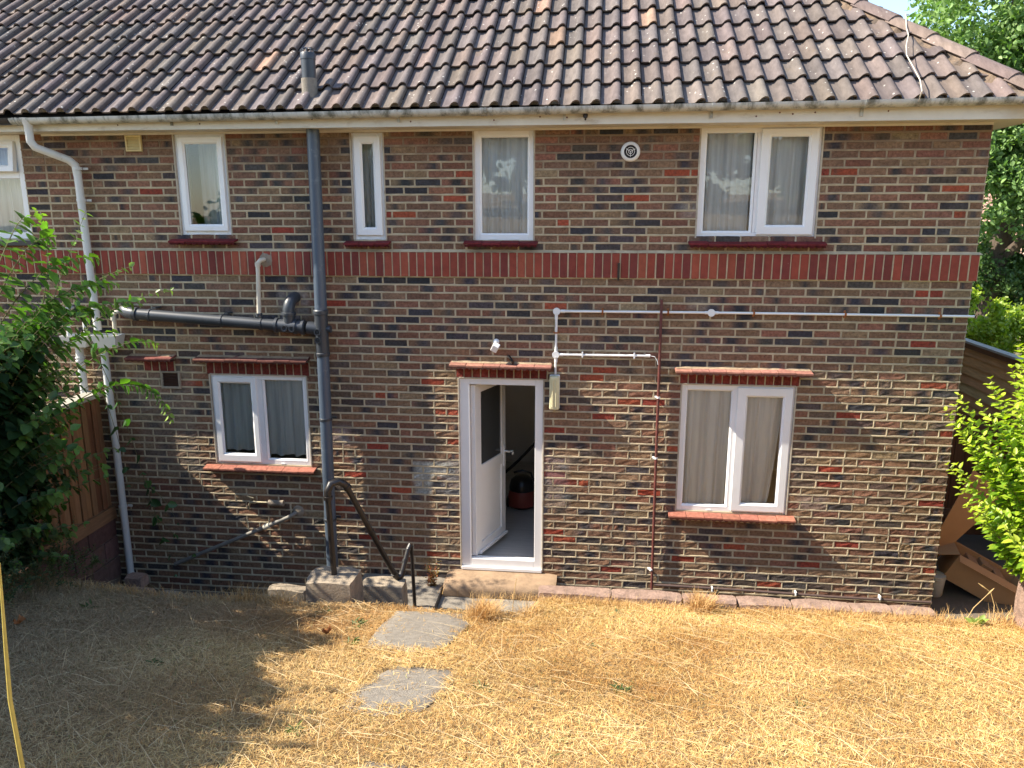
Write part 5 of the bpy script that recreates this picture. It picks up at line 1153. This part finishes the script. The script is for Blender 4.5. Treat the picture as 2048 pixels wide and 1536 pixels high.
stems_bush('bramble', 'long bramble sprays reaching up and right across the white downpipe', 'bramble', (-7.9, -.9, .3), st, .105, (.10, .20, .04), (.14, .26, .05), 'leaf_dark', w=.62, pair=.085, droop=.45, stemr=.006, start=.25, tipc=(.3, .38, .08))
st = [((-7.75, -.35, 2.4), (-7.5, -.22, 1.5), (-7.4, -.2, .7)), ((-7.45, -.2, 1.0), (-7.35, -.2, .5), (-7.2, -.25, .0)), ((-7.75, -.3, 2.0), (-7.6, -.25, 1.4), (-7.62, -.2, .9)), ((-7.4, -.2, .9), (-7.2, -.22, .75), (-7.12, -.25, .55)), ((-7.4, -.2, .6), (-7.2, -.22, .45), (-7.0, -.25, .22))]
stems_bush('bramble', 'thin bramble vine hanging down the shaded wall beside the white downpipe', 'bramble', (-7.5, -.25, -.1), st, .10, (.030, .075, .025), (.045, .11, .032), 'leaf_dark', w=.72, pair=.17, droop=.35, stemr=.004, start=.05)
# undergrowth at the fence foot
rs = random.Random(6); st = []
for k in range(150):
    x, y = rs.uniform(-7.95, -7.25), rs.uniform(-2.6, -1.15); z = lawn_z(x, y); st.append(((x, y, z), (x + rs.uniform(-.1, .1), y, z + rs.uniform(.15, .4)), (x + rs.uniform(-.2, .25), y + rs.uniform(-.15, .15), z + rs.uniform(.2, .75) * (1 - (x + 7.95) * .7))))
stems_bush('undergrowth', 'fine dark green undergrowth at the foot of the left fence', 'plant', (-7.7, -1.8, .6), st, .035, (.05, .085, .03), (.09, .12, .04), 'leaf_dark', w=.35, pair=.03, droop=.1, stemr=.002)
# tall hedge at the left beyond the frame: it shades the left half of the lawn
P = crown_pts(60000, [(-7.75, -2.7, 2.25, .42, .8, 1.12), (-7.85, -3.2, 2.5, .45, .7, 1.2), (-7.85, -3.8, 2.7, .45, .7, 1.3), (-7.85, -4.4, 2.8, .5, .8, 1.35), (-7.9, -5.2, 3.05, .5, .9, 1.45), (-7.9, -6.1, 3.3, .5, .9, 1.6), (-7.9, -7.2, 3.6, .5, 1.0, 1.7), (-7.9, -8.4, 3.8, .5, 1.0, 1.8), (-7.8, -5.0, 2.2, .4, 2.2, 1.0)], .15)
hg = thing('hedge', 'tall dark hedge along the left fence outside the picture', 'hedge', (-7.9, -5, .5)); V, F, C = leaf_arrays(P, rdir(len(P), -.3), rdir(len(P), .5), .10 * rng.uniform(.7, 1.3, len(P)), .6, cols(len(P), (.04, .09, .02), (.07, .13, .03))); np_mesh('foliage', V, F, C, 'leaf_dark', hg)
mb = MB()
for y in np.arange(-2.2, -9, -.6): mb.tube([(-7.9, y, .5), (-7.88, y + .1, 1.8), (-7.85, y, 3.2)], [.04, .03, .01], 8)
part('stems', mb, 'bark', hg, tint=False)

# ------------------------------------------------------------------ dry grass
def in_slab(x, y):
    m = ((np.abs(x + 4.33) < .27) & (y < -1.52) & (y > -2.34)) | ((np.abs(x + 4.17) < .23) & (y < -2.70) & (y > -3.34))
    
    jag = np.array([mnoise.noise(Vector((float(a) * 9, float(b) * 9, 5))) for a, b in zip(x, y)])
    r1 = np.maximum(np.abs(x + 4.33) / .29, np.abs(y + 1.93) / .43); r2 = np.maximum(np.abs(x + 4.17) / .24, np.abs(y + 3.01) / .34)
    return m & (rng.random(len(x)) < .955) & (np.minimum(r1, r2) < .90 + .55 * jag)
NB = 520000
y = -.92 - (rng.random(NB) ** 1.25) * 4.2; x = rng.uniform(-8.0, 1.5, NB)
half = (y + 6.79) * .72 + .5; keep = (x > -3.9 - half - .4) & (x < -2.2 + half * 1.0)
x, y = x[keep], y[keep]
ed = np.array([lawn_edge(float(v)) for v in x])
k2 = (y < ed + .03) & ~in_slab(x, y) & ~((x > -5.41) & (x < -5.02) & (y > -1.36))
x, y = x[k2], y[k2]; n = len(x)
def lz(x, y):
    # vectorised lawn height without the noise terms re-evaluated per blade: sample a grid
    return LG[np.clip(((x + 9) / .05).astype(int), 0, LG.shape[0] - 1), np.clip(((y + 8) / .05).astype(int), 0, LG.shape[1] - 1)]
LG = np.array([[lawn_z(-9 + i * .05, -8 + j * .05) for j in range(150)] for i in range(230)])
z = lz(x, y)
den = np.array([mnoise.noise(Vector((float(a) * 1.3, float(b) * 1.3, 7))) for a, b in zip(x[::1], y[::1])])
def blades(x, y, z, L, tilt, az, w, C, bend=.35):
    n = len(x); P = np.stack([x, y, z], 1); H = np.stack([np.cos(az), np.sin(az), np.zeros(n)], 1); U = np.zeros((n, 3)); U[:, 2] = 1
    t = np.sin(tilt)[:, None]; c = np.cos(tilt)[:, None]; L = L[:, None]; D = H * c + U * t; D2 = H * np.cos(tilt - bend)[:, None] + U * np.sin(tilt - bend)[:, None]
    Sd = np.stack([-np.sin(az), np.cos(az), np.zeros(n)], 1); tw = rng.uniform(-.8, .8, (n, 1)); Sd = Sd + U * tw; Sd /= np.linalg.norm(Sd, axis=1, keepdims=True); w = w[:, None] * .5
    A = P; B = P + D * L * .5; T = B + D2 * L * .5
    V = np.stack([A - Sd * w, A + Sd * w, B + Sd * w * .9, B - Sd * w * .9, T + Sd * w * .25, T - Sd * w * .25], 1).reshape(-1, 3)
    b = np.arange(n)[:, None] * 6; F = np.concatenate([b + np.array([[0, 1, 2, 3]]), b + np.array([[3, 2, 4, 5]])], 0); return V, F, np.repeat(C, 6, 0)
pal = np.array([1.10, 1.11, .94]) * np.array([(.50, .31, .12), (.60, .40, .17), (.44, .25, .09), (.66, .47, .24), (.36, .20, .08), (.55, .38, .20)])
shade_left = 1 / (1 + np.exp((x + 5.6) * 2.0))          # left lawn greyed in the blade colour to imitate shade
C = pal[rng.integers(0, 6, n)] * rng.uniform(.75, 1.2, (n, 1)); 
den2 = np.array([mnoise.noise(Vector((float(a) * .55, float(b) * .8, 17))) + .5 * mnoise.noise(Vector((float(a) * 4.5, float(b) * 4.5, 27))) for a, b in zip(x, y)])
C *= np.stack([1 + .38 * den + .20 * den2, 1 + .48 * den + .32 * den2, 1 + .6 * den + .42 * den2], 1)
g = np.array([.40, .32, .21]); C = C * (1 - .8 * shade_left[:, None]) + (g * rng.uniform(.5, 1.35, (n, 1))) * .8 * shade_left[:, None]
gm = rng.random(n) < .012 + .10 * np.clip(den - .35, 0, 1); C[gm] = cols(int(gm.sum()), (.12, .17, .05), (.20, .24, .08))
lie = rng.random(n); tilt = np.where(lie < .55, rng.uniform(.0, .35, n), rng.uniform(.4, 1.25, n))
L = rng.uniform(.018, .050, n) * np.where(lie < .55, 1.35, .8)
V1, F1, C1 = blades(x, y, z + rng.uniform(.0, .018, n), L, tilt, rng.uniform(0, 6.283, n), rng.uniform(.0018, .0034, n), C)
# long fallen stems, mostly combed one way on the right
m = 4200; xx = rng.uniform(-7.8, 1.2, m); yy = -.98 - rng.random(m) ** 1.2 * 4.1; ed = np.array([lawn_edge(float(v)) for v in xx]); k3 = (yy < ed - .03) & ~in_slab(xx, yy); xx, yy = xx[k3], yy[k3]; m = len(xx)
az = np.where(rng.random(m) < .6, rng.normal(-.45, .35, m), rng.uniform(0, 6.283, m)); az += np.where(rng.random(m) < .5, math.pi, 0)
V2, F2, C2 = blades(xx, yy, lz(xx, yy) + rng.uniform(.012, .035, m), rng.uniform(.10, .36, m), rng.uniform(-.02, .10, m), az, rng.uniform(.0015, .0028, m), cols(m, (.62, .46, .24), (.74, .58, .34), .15), .12)
V2[:, 2] = np.maximum(V2[:, 2], lz(V2[:, 0], V2[:, 1]) + .008)
# upright tufts at edges
tx, ty, tl = [], [], []
for (cx, cy, r, k, h) in ((-3.92, -1.52, .10, 900, .17), (-2.22, -.97, .09, 700, .17), (-3.60, -1.35, .10, 160, .10), (-5.9, -1.40, .25, 260, .15), (-.45, -.95, .25, 160, .13), (-5.55, -1.45, .12, 160, .14), (-1.2, -.98, .9, 1500, .09), (-3.0, -.98, .9, 1500, .085), (-.5, -.98, .5, 700, .10), (-6.8, -1.45, .8, 700, .08), (.15, -.95, .2, 260, .15)):
    a = rng.normal(0, r * .5, k); b = rng.normal(0, min(r, .10) * .5, k); tx.append(cx + a); ty.append(cy + b - .02); tl.append(h * rng.uniform(.5, 1.2, k))
tx, ty, tl = map(np.concatenate, (tx, ty, tl)); k = len(tx)
V3, F3, C3 = blades(tx, ty, lz(tx, ty), tl, rng.uniform(.7, 1.5, k), rng.uniform(0, 6.283, k), rng.uniform(.0022, .0036, k), cols(k, (.52, .30, .10), (.66, .45, .20), .2), .5)
V = np.concatenate([V1, V2, V3]); F = np.concatenate([F1, F2 + len(V1), F3 + len(V1) + len(V2)]); C = np.concatenate([C1, C2, C3])
tag(np_mesh('dry_grass', V, F, C, 'grass'), 'parched straw coloured grass and cut stems covering the lawn', 'grass', kind='stuff')

# ------------------------------------------------------------------ small plants and litter
def weed(label, x, y, r, n, ca, cb, up=.5, group='green weeds in the dry lawn', w=.28, z=None, name='weed'):
    zz = z if z is not None else lawn_z(x, y) + .008; az = rng.uniform(0, 6.283, n); el = rng.uniform(.05, up * 1.5, n)
    D = np.stack([np.cos(az) * np.cos(el), np.sin(az) * np.cos(el), np.sin(el)], 1); P = np.tile(np.array([[x, y, zz]]), (n, 1)) + D * .01 + rng.normal(size=(n, 3)) * np.array([r * .22, r * .22, .004])
    V, F, C = leaf_arrays(P, D, rdir(n, 3.0), r * rng.uniform(.6, 1.1, n), w, cols(n, ca, cb)); o = np_mesh(name, V, F, C, 'weed', loc=(x, y, zz)); return tag(o, label, 'weed', group)
GA_, GB_ = (.08, .13, .045), (.15, .20, .07)
WD = [(1175, 'small spiky green weed in the middle of the sunny lawn', -2.93, -2.82, .075, 26), (0, 'green weed close to the camera, left of the brown curled leaf', -3.20, -3.95, .07, 16), (0, 'broad leaved weed in the shaded straw at far left', -6.85, -1.95, .11, 9), (0, 'green sprout at the left edge of the top stepping stone', -4.80, -1.90, .10, 22),
      (0, 'grassy sprout left of the middle stepping stone', -4.72, -2.30, .09, 18), (0, 'small weed right of the middle stepping stone', -3.72, -2.95, .08, 14), (0, 'grey green weed in the right half of the sunny lawn', -1.95, -2.9, .05, 16), (0, 'tiny weed by the kerb stones under the large window', -2.9, -1.25, .06, 12),
      (0, 'low weed on the shaded lawn halfway to the steps', -5.75, -2.9, .08, 12), (0, 'small weed on the sunny lawn above the spiky one', -3.1, -2.1, .05, 14), (0, 'leafy seedling at the foot of the stone pillar', -5.15, -1.62, .09, 10), (0, 'green weed near the right end of the kerb', -.95, -1.7, .05, 10), (0, 'weed beside the lower left of the middle stepping stone', -4.55, -3.65, .08, 14)]
for _, lb, a, b, r, k in WD: weed(lb, a, b, r * .72, int(k * 1.3), GA_, GB_, w=.2)
rs = random.Random(3); st = [((-4.62 + rs.uniform(-.03, .03), -.2, -.05), (-4.62 + rs.uniform(-.08, .06), -.2, .08), (-4.64 + rs.uniform(-.16, .10), -.2 + rs.uniform(-.1, .1), rs.uniform(.10, .30))) for k in range(14)]
stems_bush('wild_plant', 'reddish wild plant growing beside the left end of the door step', 'weed', (-4.62, -.2, -.05), st, .030, (.36, .10, .04), (.30, .20, .05), 'weed', w=.5, pair=.03, stemr=.002, start=.2)
weed('pale green weed at the right end of the kerb by the passage', -.12, -1.0, .10, 14, (.20, .28, .06), (.26, .34, .08), .8, None, .5)
def stalks(label, pts, name='grass_stalk', r=.0035, c='grass', head=True):
    mb = MB(); mb.cur = (.58, .42, .20); mb.tube(pts, [r, r * .9, r * .7, r * .5][:len(pts)], 6)
    if head:
        e = Vector(pts[-1]); d = (e - Vector(pts[-2])).normalized(); mb.tube([e, e + d * .03, e + d * .07], [.003, .006, .002], 6)
    return tag(obj(name, mb, c), label, 'grass stalk')
stalks('tall arched dry stalk in front of the side passage opening', [(-.20, -.98, .30), (-.12, -.95, .45), (-.02, -.93, .56)])
stalks('second dry stalk with a seed head in front of the cardboard box', [(.02, -.98, .30), (.03, -.95, .48), (.0, -.93, .58), (-.03, -.92, .60)])
stalks('long dry stem standing at the lawn edge before the door step', [(-3.72, -1.42, .42), (-3.71, -1.40, .60), (-3.69, -1.38, .72)], head=False)
mb = MB(); mb.cur = (.62, .50, .13); mb.tube([(-4.397, -5.42, 2.08), (-4.398, -5.42, 2.237), (-4.402, -5.42, 2.411), (-4.393, -5.42, 2.534), (-4.376, -5.42, 2.74)], [.0055, .005, .0045, .004, .002], 8)
tag(obj('grass_stalk', mb, 'grass', smooth=True), 'long yellow grass stem right beside the camera at the lower left edge', 'grass stalk')
def dead_leaf(label, x, y, s, az):
    mb = MB(); z = lawn_z(x, y) + .03; mb.cur = (.42, .17, .06); n = 11; vs = [(x, y, z)]
    for k in range(n):
        a = 2 * math.pi * k / n + az; r = s * (1.0 if k % 2 == 0 else .62) * random.uniform(.85, 1.15); vs.append((x + math.cos(a) * r, y + math.sin(a) * r, z + (.014 if k % 3 else .045) + random.uniform(0, .02)))
    mb.add(vs, [(0, k + 1, (k + 1) % n + 1) for k in range(n)]); return tag(obj('dead_leaf', mb, 'dead_leaf'), label, 'leaf')
dead_leaf('curled orange brown dead leaf on the lawn at the bottom edge', -2.77, -3.92, .055, .3)
dead_leaf('small orange dead leaf beside the green sprout left of the path', -4.93, -2.18, .035, 1.1)
dead_leaf('dark brown crumpled leaf in the shaded straw at far left', -7.0, -2.45, .04, 2.1)
